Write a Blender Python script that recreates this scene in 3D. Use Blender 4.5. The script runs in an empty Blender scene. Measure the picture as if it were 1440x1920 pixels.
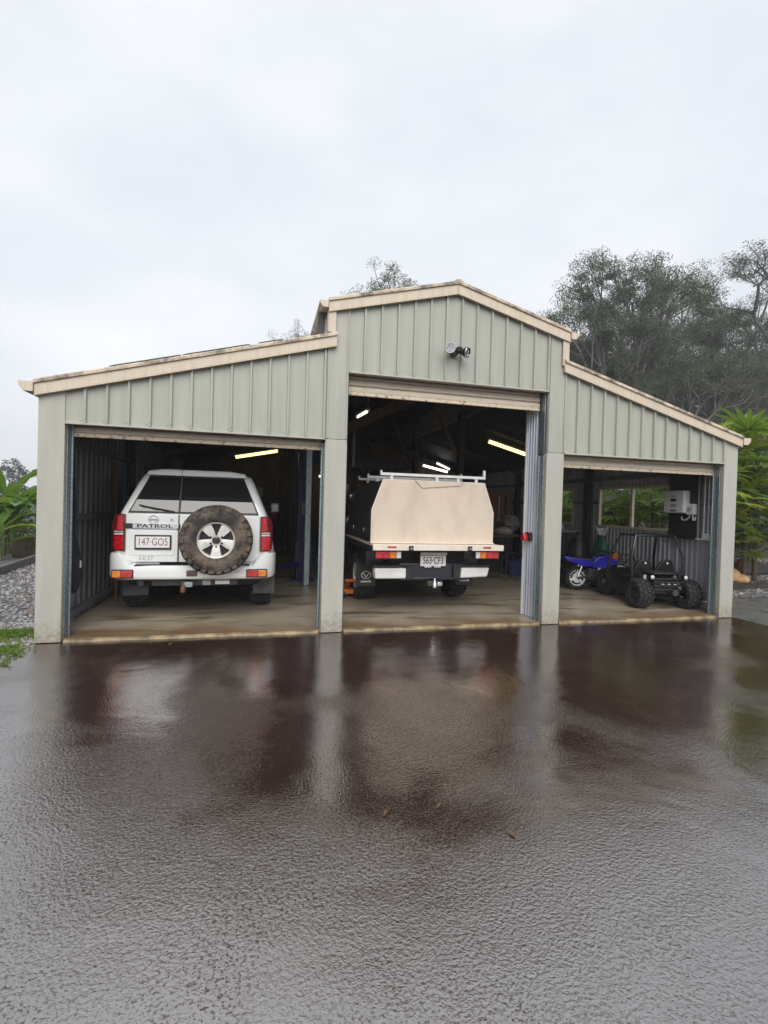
import bpy, bmesh, math, random
import numpy as np
from mathutils import Vector, Matrix

random.seed(7)
rng = np.random.default_rng(7)
R = math.radians
scene = bpy.context.scene
COL = scene.collection

# ------------------------------------------------------------------ camera
cam_data = bpy.data.cameras.new('camera')
cam = bpy.data.objects.new('camera', cam_data)
COL.objects.link(cam)
scene.camera = cam
cam_data.sensor_fit = 'VERTICAL'
cam_data.sensor_height = 36.0
cam_data.lens = 900.0 / 1920.0 * 36.0
cam_data.clip_start = 0.05
cam_data.clip_end = 3000
YAW, PITCH, ROLL = 0.2482, -0.0137, 0.0286
fwd = Vector((math.sin(YAW)*math.cos(PITCH), math.cos(YAW)*math.cos(PITCH), math.sin(PITCH)))
rgt = Vector((math.cos(YAW), -math.sin(YAW), 0))
upv = rgt.cross(fwd)
r2 = math.cos(ROLL)*rgt + math.sin(ROLL)*upv
u2 = -math.sin(ROLL)*rgt + math.cos(ROLL)*upv
mw = Matrix((r2, u2, -fwd)).transposed().to_4x4()
mw.translation = Vector((0, -5.605, 1.514))
cam.matrix_world = mw

# ------------------------------------------------------------------ sky: rain overcast
SUN_EL, SUN_AZ = R(42), R(188)          # light comes from behind the camera, high up
world = bpy.data.worlds.new('World')
scene.world = world
world.use_nodes = True
wn, wl = world.node_tree.nodes, world.node_tree.links
wn.clear()
wout = wn.new('ShaderNodeOutputWorld')
skyt = wn.new('ShaderNodeTexSky')
skyt.sky_type = 'NISHITA'
skyt.sun_disc = False
skyt.sun_elevation = SUN_EL
skyt.sun_rotation = SUN_AZ
skyt.air_density = 1.0
skyt.dust_density = 4.0
bg1 = wn.new('ShaderNodeBackground')
bg1.inputs['Strength'].default_value = 0.012
wl.new(skyt.outputs[0], bg1.inputs['Color'])
wtc = wn.new('ShaderNodeTexCoord')
wmap = wn.new('ShaderNodeMapping')
wmap.inputs['Scale'].default_value = (1.0, 1.0, 2.2)
wl.new(wtc.outputs['Generated'], wmap.inputs['Vector'])
wnz = wn.new('ShaderNodeTexNoise')
wnz.inputs['Scale'].default_value = 1.9
wnz.inputs['Detail'].default_value = 5
wnz.inputs['Roughness'].default_value = 0.5
wl.new(wmap.outputs[0], wnz.inputs['Vector'])
wcr = wn.new('ShaderNodeValToRGB')
wcr.color_ramp.elements[0].position = 0.3
wcr.color_ramp.elements[0].color = (0.68, 0.72, 0.78, 1)
wcr.color_ramp.elements[1].position = 0.72
wcr.color_ramp.elements[1].color = (0.93, 0.94, 0.96, 1)
wl.new(wnz.outputs['Fac'], wcr.inputs['Fac'])
bg2 = wn.new('ShaderNodeBackground')
bg2.inputs['Strength'].default_value = 0.655
wl.new(wcr.outputs[0], bg2.inputs['Color'])
wadd = wn.new('ShaderNodeAddShader')
wl.new(bg1.outputs[0], wadd.inputs[0])
wl.new(bg2.outputs[0], wadd.inputs[1])
wl.new(wadd.outputs[0], wout.inputs['Surface'])

sun_data = bpy.data.lights.new('sun', 'SUN')
sun_data.energy = 1.5
sun_data.angle = R(50)
sun_data.color = (1.0, 0.975, 0.94)
sun = bpy.data.objects.new('sun', sun_data)
COL.objects.link(sun)
sd = Vector((math.sin(SUN_AZ)*math.cos(SUN_EL), math.cos(SUN_AZ)*math.cos(SUN_EL), math.sin(SUN_EL)))
sun.rotation_euler = sd.to_track_quat('Z', 'Y').to_euler()
sun.location = (0, -20, 30)

scene.view_settings.view_transform = 'Standard'
scene.view_settings.look = 'None'
scene.view_settings.exposure = 0.76
scene.view_settings.gamma = 1.0
scene.view_settings.use_curve_mapping = False
scene.render.engine = 'CYCLES'
scene.cycles.use_denoising = True
scene.cycles.max_bounces = 7
scene.cycles.diffuse_bounces = 3
scene.cycles.glossy_bounces = 4
scene.cycles.transparent_max_bounces = 8
scene.cycles.sample_clamp_indirect = 4.0
scene.cycles.caustics_reflective = False
scene.cycles.caustics_refractive = False

# ------------------------------------------------------------------ materials
def pm(name, c1, c2=None, scale=8.0, rough=0.5, rough2=None, metal=0.0, bump=0.0, bscale=None, stretch=(1, 1, 1),
       spec=0.5, coat=0.0, emit=None, estr=0.0, lo=0.35, hi=0.65, detail=5, trans=None):
    m = bpy.data.materials.new(name)
    m.use_nodes = True
    nt = m.node_tree
    b = nt.nodes['Principled BSDF']
    tc = nt.nodes.new('ShaderNodeTexCoord')
    mp = nt.nodes.new('ShaderNodeMapping')
    mp.inputs['Scale'].default_value = stretch
    nt.links.new(tc.outputs['Object'], mp.inputs['Vector'])
    nz = nt.nodes.new('ShaderNodeTexNoise')
    nz.inputs['Scale'].default_value = scale
    nz.inputs['Detail'].default_value = detail
    nz.inputs['Roughness'].default_value = 0.6
    nt.links.new(mp.outputs[0], nz.inputs['Vector'])
    cr = nt.nodes.new('ShaderNodeValToRGB')
    c2 = c2 or tuple(min(1, x*0.86) for x in c1)
    cr.color_ramp.elements[0].position = lo
    cr.color_ramp.elements[1].position = hi
    cr.color_ramp.elements[0].color = (*c2, 1)
    cr.color_ramp.elements[1].color = (*c1, 1)
    nt.links.new(nz.outputs['Fac'], cr.inputs['Fac'])
    nt.links.new(cr.outputs[0], b.inputs['Base Color'])
    b.inputs['Metallic'].default_value = metal
    b.inputs['Specular IOR Level'].default_value = spec
    b.inputs['Coat Weight'].default_value = coat
    b.inputs['Coat Roughness'].default_value = 0.05
    if rough2 is None:
        b.inputs['Roughness'].default_value = rough
    else:
        mr = nt.nodes.new('ShaderNodeMapRange')
        mr.inputs['To Min'].default_value = rough
        mr.inputs['To Max'].default_value = rough2
        nt.links.new(nz.outputs['Fac'], mr.inputs['Value'])
        nt.links.new(mr.outputs[0], b.inputs['Roughness'])
    if bump:
        n2 = nt.nodes.new('ShaderNodeTexNoise')
        n2.inputs['Scale'].default_value = bscale or scale*4
        n2.inputs['Detail'].default_value = 4
        nt.links.new(mp.outputs[0], n2.inputs['Vector'])
        bp = nt.nodes.new('ShaderNodeBump')
        bp.inputs['Strength'].default_value = bump
        bp.inputs['Distance'].default_value = 0.02
        nt.links.new(n2.outputs['Fac'], bp.inputs['Height'])
        nt.links.new(bp.outputs[0], b.inputs['Normal'])
    if emit:
        b.inputs['Emission Color'].default_value = (*emit, 1)
        b.inputs['Emission Strength'].default_value = estr
    if trans:
        b.inputs['Transmission Weight'].default_value = trans
    return m

M = {}
# painted steel: cladding, with faint rain streaks
M['clad'] = pm('cladding_paint', (0.405, 0.412, 0.355), (0.35, 0.358, 0.308), 3.0, 0.32, 0.5, stretch=(4, 4, 0.35), bump=0.06, bscale=2.0)
M['post'] = pm('flashing_paint', (0.44, 0.432, 0.375), (0.39, 0.383, 0.335), 2.5, 0.34, 0.5, stretch=(3, 3, 0.5), bump=0.05, bscale=1.5)
M['cream'] = pm('cream_barge_paint', (0.63, 0.54, 0.425), (0.53, 0.445, 0.345), 4.0, 0.4, 0.55, stretch=(6, 6, 0.7), lo=0.25, hi=0.6)
M['cream_grime'] = pm('weathered_cream_capping', (0.60, 0.50, 0.38), (0.15, 0.12, 0.085), 7.0, 0.5, 0.7, lo=0.36, hi=0.56)
M['door'] = pm('roller_door_paint', (0.80, 0.71, 0.58), (0.62, 0.53, 0.42), 6.0, 0.4, 0.6, stretch=(1, 1, 5), lo=0.25, hi=0.6)
M['door_dirty'] = pm('dirty_door_rail', (0.74, 0.63, 0.48), (0.16, 0.12, 0.08), 26.0, 0.6, lo=0.33, hi=0.45)
M['galv'] = pm('galvanised_steel', (0.36, 0.41, 0.43), (0.20, 0.25, 0.27), 45.0, 0.35, 0.55, metal=0.75, lo=0.4, hi=0.6, detail=2)
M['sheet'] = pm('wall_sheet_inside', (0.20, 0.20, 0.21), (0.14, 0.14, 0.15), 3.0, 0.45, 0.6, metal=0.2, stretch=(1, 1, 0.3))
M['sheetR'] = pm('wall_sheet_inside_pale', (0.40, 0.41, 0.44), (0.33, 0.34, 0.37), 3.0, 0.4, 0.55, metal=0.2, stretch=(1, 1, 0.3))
M['silver'] = pm('zincalume_sheet', (0.62, 0.65, 0.72), (0.50, 0.53, 0.60), 4.0, 0.3, 0.45, metal=0.45, stretch=(1, 1, 0.3))
M['darksteel'] = pm('dark_steel', (0.07, 0.07, 0.075), (0.04, 0.04, 0.045), 9.0, 0.5, 0.7, metal=0.4)
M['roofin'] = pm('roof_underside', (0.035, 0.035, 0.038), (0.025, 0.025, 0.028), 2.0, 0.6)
M['brownsheet'] = pm('rear_wall_sheet', (0.14, 0.095, 0.065), (0.09, 0.06, 0.04), 3.0, 0.6, stretch=(2, 1, 0.3))
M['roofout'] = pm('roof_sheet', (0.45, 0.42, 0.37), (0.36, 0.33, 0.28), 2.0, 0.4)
M['dark'] = pm('dark_gap', (0.012, 0.012, 0.013), (0.008, 0.008, 0.008), 3, 0.7)
M['white'] = pm('white_paint', (0.80, 0.80, 0.79), (0.72, 0.72, 0.70), 6, 0.35)
M['wplastic'] = pm('white_plastic', (0.74, 0.74, 0.74), (0.68, 0.68, 0.68), 6, 0.4)
M['greyplastic'] = pm('grey_plastic', (0.35, 0.36, 0.37), None, 6, 0.45)
M['carwhite'] = pm('vehicle_white_paint', (0.84, 0.86, 0.85), (0.80, 0.82, 0.81), 1.5, 0.22, coat=0.8, detail=2)
M['glass'] = pm('tinted_glass', (0.012, 0.013, 0.016), (0.010, 0.010, 0.012), 2, 0.025, spec=0.9)
M['rubber'] = pm('tyre_rubber', (0.035, 0.033, 0.032), (0.018, 0.017, 0.017), 25, 0.75, 0.95, bump=0.2)
M['rubber_mud'] = pm('muddy_tyre_rubber', (0.15, 0.115, 0.085), (0.03, 0.027, 0.025), 6, 0.7, 0.95, lo=.42, hi=.60, bump=0.3, bscale=60)
M['blackpl'] = pm('black_plastic', (0.018, 0.018, 0.02), (0.012, 0.012, 0.013), 10, 0.4, 0.6)
M['blackgloss'] = pm('black_gloss_paint', (0.012, 0.012, 0.014), (0.008, 0.008, 0.01), 4, 0.2, coat=0.3)
M['navy'] = pm('dark_blue_black_paint', (0.02, 0.021, 0.035), (0.014, 0.014, 0.024), 4, 0.3, coat=0.3)
M['alloy'] = pm('alloy_wheel', (0.72, 0.71, 0.66), (0.55, 0.53, 0.48), 14, 0.3, 0.5, metal=0.35)
M['chrome'] = pm('chrome', (0.8, 0.8, 0.8), (0.7, 0.7, 0.7), 8, 0.12, metal=1.0)
M['rusty'] = pm('rusty_hitch', (0.20, 0.085, 0.045), (0.09, 0.05, 0.035), 18, 0.6, metal=0.3)
M['redlens'] = pm('red_lens', (0.62, 0.012, 0.02), (0.36, 0.004, 0.008), 30, 0.1, coat=0.8, detail=1)
M['reddark'] = pm('dark_red_lens', (0.16, 0.01, 0.014), (0.08, 0.004, 0.006), 22, 0.12, coat=0.8, detail=1)
M['amber'] = pm('amber_lens', (0.80, 0.24, 0.01), (0.60, 0.15, 0.005), 30, 0.1, coat=0.8, detail=1)
M['clear'] = pm('clear_lens', (0.75, 0.75, 0.76), (0.55, 0.55, 0.56), 40, 0.1, coat=0.6, detail=1)
M['smoke'] = pm('smoked_reflector', (0.14, 0.07, 0.06), (0.07, 0.035, 0.03), 30, 0.2, coat=0.5)
M['plate'] = pm('number_plate', (0.82, 0.79, 0.80), (0.78, 0.75, 0.76), 6, 0.35)
M['maroon'] = pm('maroon_print', (0.12, 0.012, 0.03), (0.10, 0.01, 0.025), 6, 0.5)
M['blackprint'] = pm('black_print', (0.02, 0.02, 0.02), None, 6, 0.5)
M['greyprint'] = pm('chrome_badge', (0.5, 0.51, 0.52), None, 6, 0.25, metal=0.8)
M['flapgrey'] = pm('grey_rubber_flap', (0.11, 0.11, 0.11), (0.06, 0.06, 0.06), 9, 0.7)
M['beige'] = pm('canopy_beige', (0.66, 0.56, 0.455), (0.55, 0.46, 0.37), 3.5, 0.45, 0.6, lo=0.25, hi=0.55, stretch=(1.5, 1, .7), detail=8)
M['beige2'] = pm('tray_cream', (0.80, 0.72, 0.62), (0.70, 0.62, 0.52), 5, 0.45)
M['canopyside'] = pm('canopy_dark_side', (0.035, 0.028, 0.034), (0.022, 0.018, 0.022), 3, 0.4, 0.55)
M['blueplastic'] = pm('blue_moulded_plastic', (0.035, 0.035, 0.55), (0.02, 0.02, 0.36), 9, 0.25, coat=0.4)
M['bluepaint'] = pm('dark_blue_enamel', (0.014, 0.016, 0.14), (0.008, 0.01, 0.08), 5, 0.4)
M['bluetub'] = pm('blue_tub_plastic', (0.03, 0.035, 0.16), None, 5, 0.45)
M['redplastic'] = pm('red_plastic', (0.55, 0.015, 0.02), (0.4, 0.01, 0.015), 9, 0.3)
M['orange'] = pm('orange_paint', (0.65, 0.20, 0.03), (0.45, 0.12, 0.02), 9, 0.4)
M['greencloth'] = pm('green_bag_cloth', (0.006, 0.11, 0.05), (0.004, 0.065, 0.03), 9, 0.6, bump=0.4, bscale=20)
M['paper'] = pm('white_paper', (0.75, 0.75, 0.74), (0.55, 0.55, 0.55), 12, 0.7)
M['cloth'] = pm('black_cloth', (0.012, 0.012, 0.02), (0.008, 0.008, 0.012), 7, 0.85, bump=0.3, bscale=12)
M['timber'] = pm('bare_timber', (0.26, 0.14, 0.08), (0.17, 0.09, 0.05), 6, 0.7, stretch=(6, 6, 0.5))
M['bluepole'] = pm('blue_pole', (0.02, 0.09, 0.20), None, 6, 0.5)
M['greycloth'] = pm('grey_cover', (0.36, 0.34, 0.33), (0.16, 0.15, 0.15), 8, 0.8, bump=0.6, bscale=10)
M['tube'] = pm('lit_tube_warm', (0.9, 0.85, 0.6), None, 4, 0.4, emit=(1.0, 0.80, 0.30), estr=1.5)
M['tubew'] = pm('lit_tube_white', (0.9, 0.9, 0.9), None, 4, 0.4, emit=(1.0, 0.97, 0.93), estr=1.7)
M['batten'] = pm('light_batten_white', (0.62, 0.56, 0.42), None, 5, 0.5)
M['solar'] = pm('solar_cells', (0.012, 0.013, 0.022), None, 5, 0.12)
M['reflector'] = pm('lamp_reflector', (0.55, 0.56, 0.58), (0.25, 0.26, 0.28), 60, 0.1, metal=0.95)
M['sleeper'] = pm('dark_timber_sleeper', (0.05, 0.04, 0.034), (0.026, 0.021, 0.018), 7, 0.55, 0.8, stretch=(0.6, 5, 5), bump=0.4)
M['sleeper_top'] = pm('grey_timber_edging', (0.16, 0.145, 0.13), (0.08, 0.072, 0.065), 7, 0.5, 0.75, stretch=(5, 0.6, 5), bump=0.4)
M['sand'] = pm('sandstone', (0.56, 0.36, 0.17), (0.36, 0.20, 0.085), 5, 0.75, bump=0.5, bscale=14)
M['bark'] = pm('gum_bark', (0.17, 0.15, 0.135), (0.085, 0.075, 0.068), 5, 0.8, stretch=(3, 3, 0.5), bump=0.5)
M['palmtrunk'] = pm('palm_trunk', (0.10, 0.07, 0.045), (0.045, 0.03, 0.02), 14, 0.85, bump=0.6)
M['stem'] = pm('green_stem', (0.14, 0.20, 0.05), (0.09, 0.09, 0.03), 9, 0.5)

def leafmat(name, c1, c2, rough=0.45, tr=0.25, scale=3.0):
    m = pm(name, c1, c2, scale, rough, lo=0.3, hi=0.7)
    nt = m.node_tree
    b = nt.nodes['Principled BSDF']
    t = nt.nodes.new('ShaderNodeBsdfTranslucent')
    t.inputs['Color'].default_value = (c1[0]*1.3, c1[1]*1.3, c1[2]*0.8, 1)
    mx = nt.nodes.new('ShaderNodeMixShader')
    mx.inputs[0].default_value = tr
    nt.links.new(b.outputs[0], mx.inputs[1])
    nt.links.new(t.outputs[0], mx.inputs[2])
    nt.links.new(mx.outputs[0], nt.nodes['Material Output'].inputs['Surface'])
    return m
M['gum'] = leafmat('gum_leaf', (0.100, 0.125, 0.068), (0.042, 0.058, 0.032), 0.5, 0.15, 0.6)
M['gumfar'] = leafmat('far_gum_leaf', (0.085, 0.105, 0.085), (0.045, 0.06, 0.05), 0.6, 0.1, 0.4)
M['banana'] = leafmat('banana_leaf', (0.16, 0.27, 0.055), (0.05, 0.13, 0.025), 0.3, 0.35, 2.0)
M['banana_y'] = leafmat('yellowing_leaf', (0.36, 0.40, 0.06), (0.16, 0.28, 0.03), 0.35, 0.3, 2.5)
M['palm'] = leafmat('palm_leaf', (0.16, 0.25, 0.045), (0.06, 0.13, 0.022), 0.35, 0.35, 2.0)
M['palm_y'] = leafmat('yellow_green_palm_leaf', (0.34, 0.38, 0.05), (0.18, 0.26, 0.03), 0.35, 0.3, 2.0)  # yellow-green is the leaf's own colour
M['brom'] = leafmat('red_bromeliad_leaf', (0.22, 0.03, 0.03), (0.08, 0.05, 0.025), 0.4, 0.2, 4.0)
M['shrub'] = leafmat('shrub_leaf', (0.12, 0.20, 0.035), (0.04, 0.09, 0.018), 0.45, 0.25, 1.2)
M['dead'] = leafmat('dead_frond', (0.16, 0.09, 0.045), (0.08, 0.045, 0.025), 0.8, 0.1, 3.0)
M['grassm'] = leafmat('grass_blade', (0.16, 0.24, 0.04), (0.08, 0.15, 0.025), 0.5, 0.3, 3.0)

def window_glass():
    m = bpy.data.materials.new('window_glass')
    m.use_nodes = True
    nt = m.node_tree
    nt.nodes.clear()
    o = nt.nodes.new('ShaderNodeOutputMaterial')
    t = nt.nodes.new('ShaderNodeBsdfTransparent')
    t.inputs['Color'].default_value = (0.80, 0.79, 0.77, 1)
    g = nt.nodes.new('ShaderNodeBsdfGlossy')
    g.inputs['Roughness'].default_value = 0.03
    lw = nt.nodes.new('ShaderNodeLayerWeight')
    lw.inputs['Blend'].default_value = 0.25
    fr = nt.nodes.new('ShaderNodeMapRange')
    fr.inputs['To Min'].default_value = 0.03
    fr.inputs['To Max'].default_value = 0.45
    nt.links.new(lw.outputs['Facing'], fr.inputs['Value'])
    mx = nt.nodes.new('ShaderNodeMixShader')
    nt.links.new(fr.outputs[0], mx.inputs[0])
    nt.links.new(t.outputs[0], mx.inputs[1])
    nt.links.new(g.outputs[0], mx.inputs[2])
    nt.links.new(mx.outputs[0], o.inputs[0])
    return m
M['pane'] = window_glass()

def asphalt_mat():
    m = bpy.data.materials.new('wet_asphalt')
    m.use_nodes = True
    nt = m.node_tree
    N, L = nt.nodes.new, nt.links.new
    b = nt.nodes['Principled BSDF']
    tc = N('ShaderNodeTexCoord')
    def noise(scale, detail=3, rough=0.55, dist=0.0):
        n = N('ShaderNodeTexNoise')
        n.inputs['Scale'].default_value = scale
        n.inputs['Detail'].default_value = detail
        n.inputs['Roughness'].default_value = rough
        n.inputs['Distortion'].default_value = dist
        L(tc.outputs['Object'], n.inputs['Vector'])
        return n
    def ramp(src, p0, p1, c0=(0, 0, 0, 1), c1=(1, 1, 1, 1)):
        r = N('ShaderNodeValToRGB')
        r.color_ramp.elements[0].position = p0
        r.color_ramp.elements[1].position = p1
        r.color_ramp.elements[0].color = c0
        r.color_ramp.elements[1].color = c1
        L(src, r.inputs['Fac'])
        return r
    def math_(op, a, bb):
        n = N('ShaderNodeMath'); n.operation = op
        for i, v in enumerate((a, bb)):
            if isinstance(v, (int, float)): n.inputs[i].default_value = v
            else: L(v, n.inputs[i])
        return n.outputs[0]
    # film of water, 1 = smooth: pools in dips and along the fall towards the slab
    sx = N('ShaderNodeSeparateXYZ'); L(tc.outputs['Object'], sx.inputs[0])
    fall = N('ShaderNodeMapRange'); L(sx.outputs['Y'], fall.inputs['Value'])
    fall.inputs['From Min'].default_value = -3.4; fall.inputs['From Max'].default_value = -0.6
    fall.inputs['To Min'].default_value = 0.0; fall.inputs['To Max'].default_value = 0.13
    wet = ramp(math_('ADD', noise(0.75, 4, 0.55, 0.5).outputs['Fac'], fall.outputs[0]), 0.43, 0.60)
    tone = noise(0.8, 5)
    grain = noise(120, 2)
    colr = ramp(tone.outputs['Fac'], 0.35, 0.68, (0.030, 0.0145, 0.0105, 1), (0.052, 0.032, 0.0265, 1))
    speck = N('ShaderNodeTexVoronoi'); speck.inputs['Scale'].default_value = 95
    L(tc.outputs['Object'], speck.inputs['Vector'])
    sp = ramp(speck.outputs['Color'], 0.90, 0.985)
    mix = N('ShaderNodeMix'); mix.data_type = 'RGBA'
    L(math_('MULTIPLY', sp.outputs[0], 0.55), mix.inputs['Factor'])
    L(colr.outputs[0], mix.inputs['A'])
    mix.inputs['B'].default_value = (0.17, 0.15, 0.14, 1)
    L(mix.outputs['Result'], b.inputs['Base Color'])
    b.inputs['IOR'].default_value = 1.5
    rough = math_('ADD', math_('MULTIPLY', math_('SUBTRACT', 1.0, wet.outputs[0]), 0.015), 0.02)
    L(rough, b.inputs['Roughness'])
    # hollows between the stones, where the film breaks
    patch = ramp(noise(0.9, 4, 0.6, 0.8).outputs['Fac'], 0.40, 0.60)
    pits = ramp(noise(72, 4, 0.65).outputs['Fac'], 0.53, 0.59)
    pw = math_('MULTIPLY', pits.outputs[0], math_('ADD', math_('MULTIPLY', patch.outputs[0], 0.75), 0.25))
    L(math_('SUBTRACT', 3.9, math_('MULTIPLY', pw, 2.4)), b.inputs['IOR'])
    vor = N('ShaderNodeTexVoronoi'); vor.feature = 'SMOOTH_F1'; vor.inputs['Scale'].default_value = 85
    L(tc.outputs['Object'], vor.inputs['Vector'])
    n1 = noise(64, 3, 0.6, 0.25)
    n5 = noise(31, 2, 0.5)
    n4 = noise(95, 1, 0.5)
    n3 = noise(2.2, 2)
    h = math_('ADD', math_('MULTIPLY', vor.outputs['Distance'], -0.0004), math_('ADD', math_('MULTIPLY', n1.outputs['Fac'], 0.0037), math_('MULTIPLY', n5.outputs['Fac'], 0.0013)))
    amp = math_('ADD', math_('MULTIPLY', math_('SUBTRACT', 1.0, wet.outputs[0]), 0.95), 0.12)
    h = math_('MULTIPLY', h, amp)
    h = math_('ADD', h, math_('MULTIPLY', n4.outputs['Fac'], 0.00075))
    h = math_('ADD', h, math_('MULTIPLY', n3.outputs['Fac'], 0.006))
    bp = N('ShaderNodeBump')
    bp.inputs['Strength'].default_value = 1.0
    bp.inputs['Distance'].default_value = 1.0
    L(h, bp.inputs['Height'])
    L(bp.outputs[0], b.inputs['Normal'])
    return m
M['asphalt'] = asphalt_mat()

def splash(m, top, col):
    """mud splashed up from the ground: ragged specks that thin out with height"""
    nt = m.node_tree; b = nt.nodes['Principled BSDF']
    src = b.inputs['Base Color'].links[0].from_socket
    tc = [n for n in nt.nodes if n.type == 'TEX_COORD'][0]
    n = nt.nodes.new('ShaderNodeTexNoise'); n.inputs['Scale'].default_value = 26; n.inputs['Detail'].default_value = 6; n.inputs['Roughness'].default_value = .7
    nt.links.new(tc.outputs['Object'], n.inputs['Vector'])
    sx = nt.nodes.new('ShaderNodeSeparateXYZ'); nt.links.new(tc.outputs['Object'], sx.inputs[0])
    g = nt.nodes.new('ShaderNodeMapRange'); g.inputs['From Min'].default_value = 0; g.inputs['From Max'].default_value = top
    g.inputs['To Min'].default_value = .30; g.inputs['To Max'].default_value = -.12
    nt.links.new(sx.outputs['Z'], g.inputs['Value'])
    a = nt.nodes.new('ShaderNodeMath'); nt.links.new(n.outputs['Fac'], a.inputs[0]); nt.links.new(g.outputs[0], a.inputs[1])
    r = nt.nodes.new('ShaderNodeMapRange'); r.inputs['From Min'].default_value = .58; r.inputs['From Max'].default_value = .85; r.inputs['To Max'].default_value = .6
    nt.links.new(a.outputs[0], r.inputs['Value'])
    mx = nt.nodes.new('ShaderNodeMix'); mx.data_type = 'RGBA'
    nt.links.new(r.outputs[0], mx.inputs['Factor']); nt.links.new(src, mx.inputs['A']); mx.inputs['B'].default_value = (*col, 1)
    nt.links.new(mx.outputs['Result'], b.inputs['Base Color'])
splash(M['post'], .45, (.20, .15, .10))

def concrete_mat():
    m = pm('stained_wet_concrete', (0.42, 0.36, 0.275), (0.26, 0.22, 0.165), 0.9, 0.22, 0.5, lo=0.3, hi=0.7, bump=0.04, bscale=30)
    nt = m.node_tree
    b = nt.nodes['Principled BSDF']
    old = b.inputs['Base Color'].links[0].from_socket
    tc = [n for n in nt.nodes if n.type == 'TEX_COORD'][0]
    n = nt.nodes.new('ShaderNodeTexNoise')
    n.inputs['Scale'].default_value = 2.1
    n.inputs['Detail'].default_value = 6
    n.inputs['Distortion'].default_value = 0.6
    mp = nt.nodes.new('ShaderNodeMapping')
    mp.inputs['Scale'].default_value = (0.5, 1.8, 1)
    nt.links.new(tc.outputs['Object'], mp.inputs[0])
    nt.links.new(mp.outputs[0], n.inputs['Vector'])
    cr = nt.nodes.new('ShaderNodeValToRGB')
    cr.color_ramp.elements[0].position = 0.52
    cr.color_ramp.elements[1].position = 0.66
    nt.links.new(n.outputs['Fac'], cr.inputs[0])
    mx = nt.nodes.new('ShaderNodeMix'); mx.data_type = 'RGBA'
    nt.links.new(cr.outputs[0], mx.inputs['Factor'])
    nt.links.new(old, mx.inputs['A'])
    mx.inputs['B'].default_value = (0.14, 0.105, 0.07, 1)
    # rusty tide mark where rain drives in over the front edge
    sx = nt.nodes.new('ShaderNodeSeparateXYZ'); nt.links.new(tc.outputs['Object'], sx.inputs[0])
    n5 = nt.nodes.new('ShaderNodeTexNoise'); n5.inputs['Scale'].default_value = 1.3; n5.inputs['Detail'].default_value = 5
    nt.links.new(tc.outputs['Object'], n5.inputs['Vector'])
    ad = nt.nodes.new('ShaderNodeMath'); ad.operation = 'MULTIPLY_ADD'; ad.inputs[1].default_value = -1.6
    nt.links.new(n5.outputs['Fac'], ad.inputs[0]); nt.links.new(sx.outputs['Y'], ad.inputs[2])
    tr = nt.nodes.new('ShaderNodeMapRange'); tr.inputs['From Min'].default_value = -.75; tr.inputs['From Max'].default_value = -.25
    tr.inputs['To Min'].default_value = .85; tr.inputs['To Max'].default_value = 0
    nt.links.new(ad.outputs[0], tr.inputs['Value'])
    m3 = nt.nodes.new('ShaderNodeMix'); m3.data_type = 'RGBA'
    nt.links.new(tr.outputs[0], m3.inputs['Factor']); nt.links.new(mx.outputs['Result'], m3.inputs['A'])
    m3.inputs['B'].default_value = (0.17, 0.10, 0.045, 1)
    nt.links.new(m3.outputs['Result'], b.inputs['Base Color'])
    return m
M['concrete'] = concrete_mat()
M['threshold'] = pm('rust_stained_slab_edge', (0.34, 0.25, 0.13), (0.10, 0.07, 0.04), 4.5, 0.3, 0.6, lo=0.38, hi=0.62, bump=0.1, bscale=30)
M['pathm'] = pm('wet_grey_path', (0.15, 0.15, 0.15), (0.09, 0.09, 0.09), 2.5, 0.18, 0.4, spec=0.8, bump=0.15, bscale=40)
M['gravelbase'] = pm('gravel_bed', (0.20, 0.20, 0.20), (0.06, 0.06, 0.06), 30, 0.8, lo=0.4, hi=0.6, bump=0.8, bscale=45)
M['stoneA'] = pm('gravel_stone_pale', (0.40, 0.40, 0.41), (0.27, 0.27, 0.28), 4, 0.6)
M['stoneB'] = pm('gravel_stone_dark', (0.13, 0.13, 0.135), (0.08, 0.08, 0.085), 4, 0.5)
M['stoneC'] = pm('gravel_stone_brown', (0.30, 0.22, 0.17), (0.18, 0.13, 0.10), 4, 0.6)
M['soil'] = pm('leafy_ground', (0.045, 0.05, 0.022), (0.02, 0.018, 0.011), 1.4, 0.9, bump=0.6, bscale=9)

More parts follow.
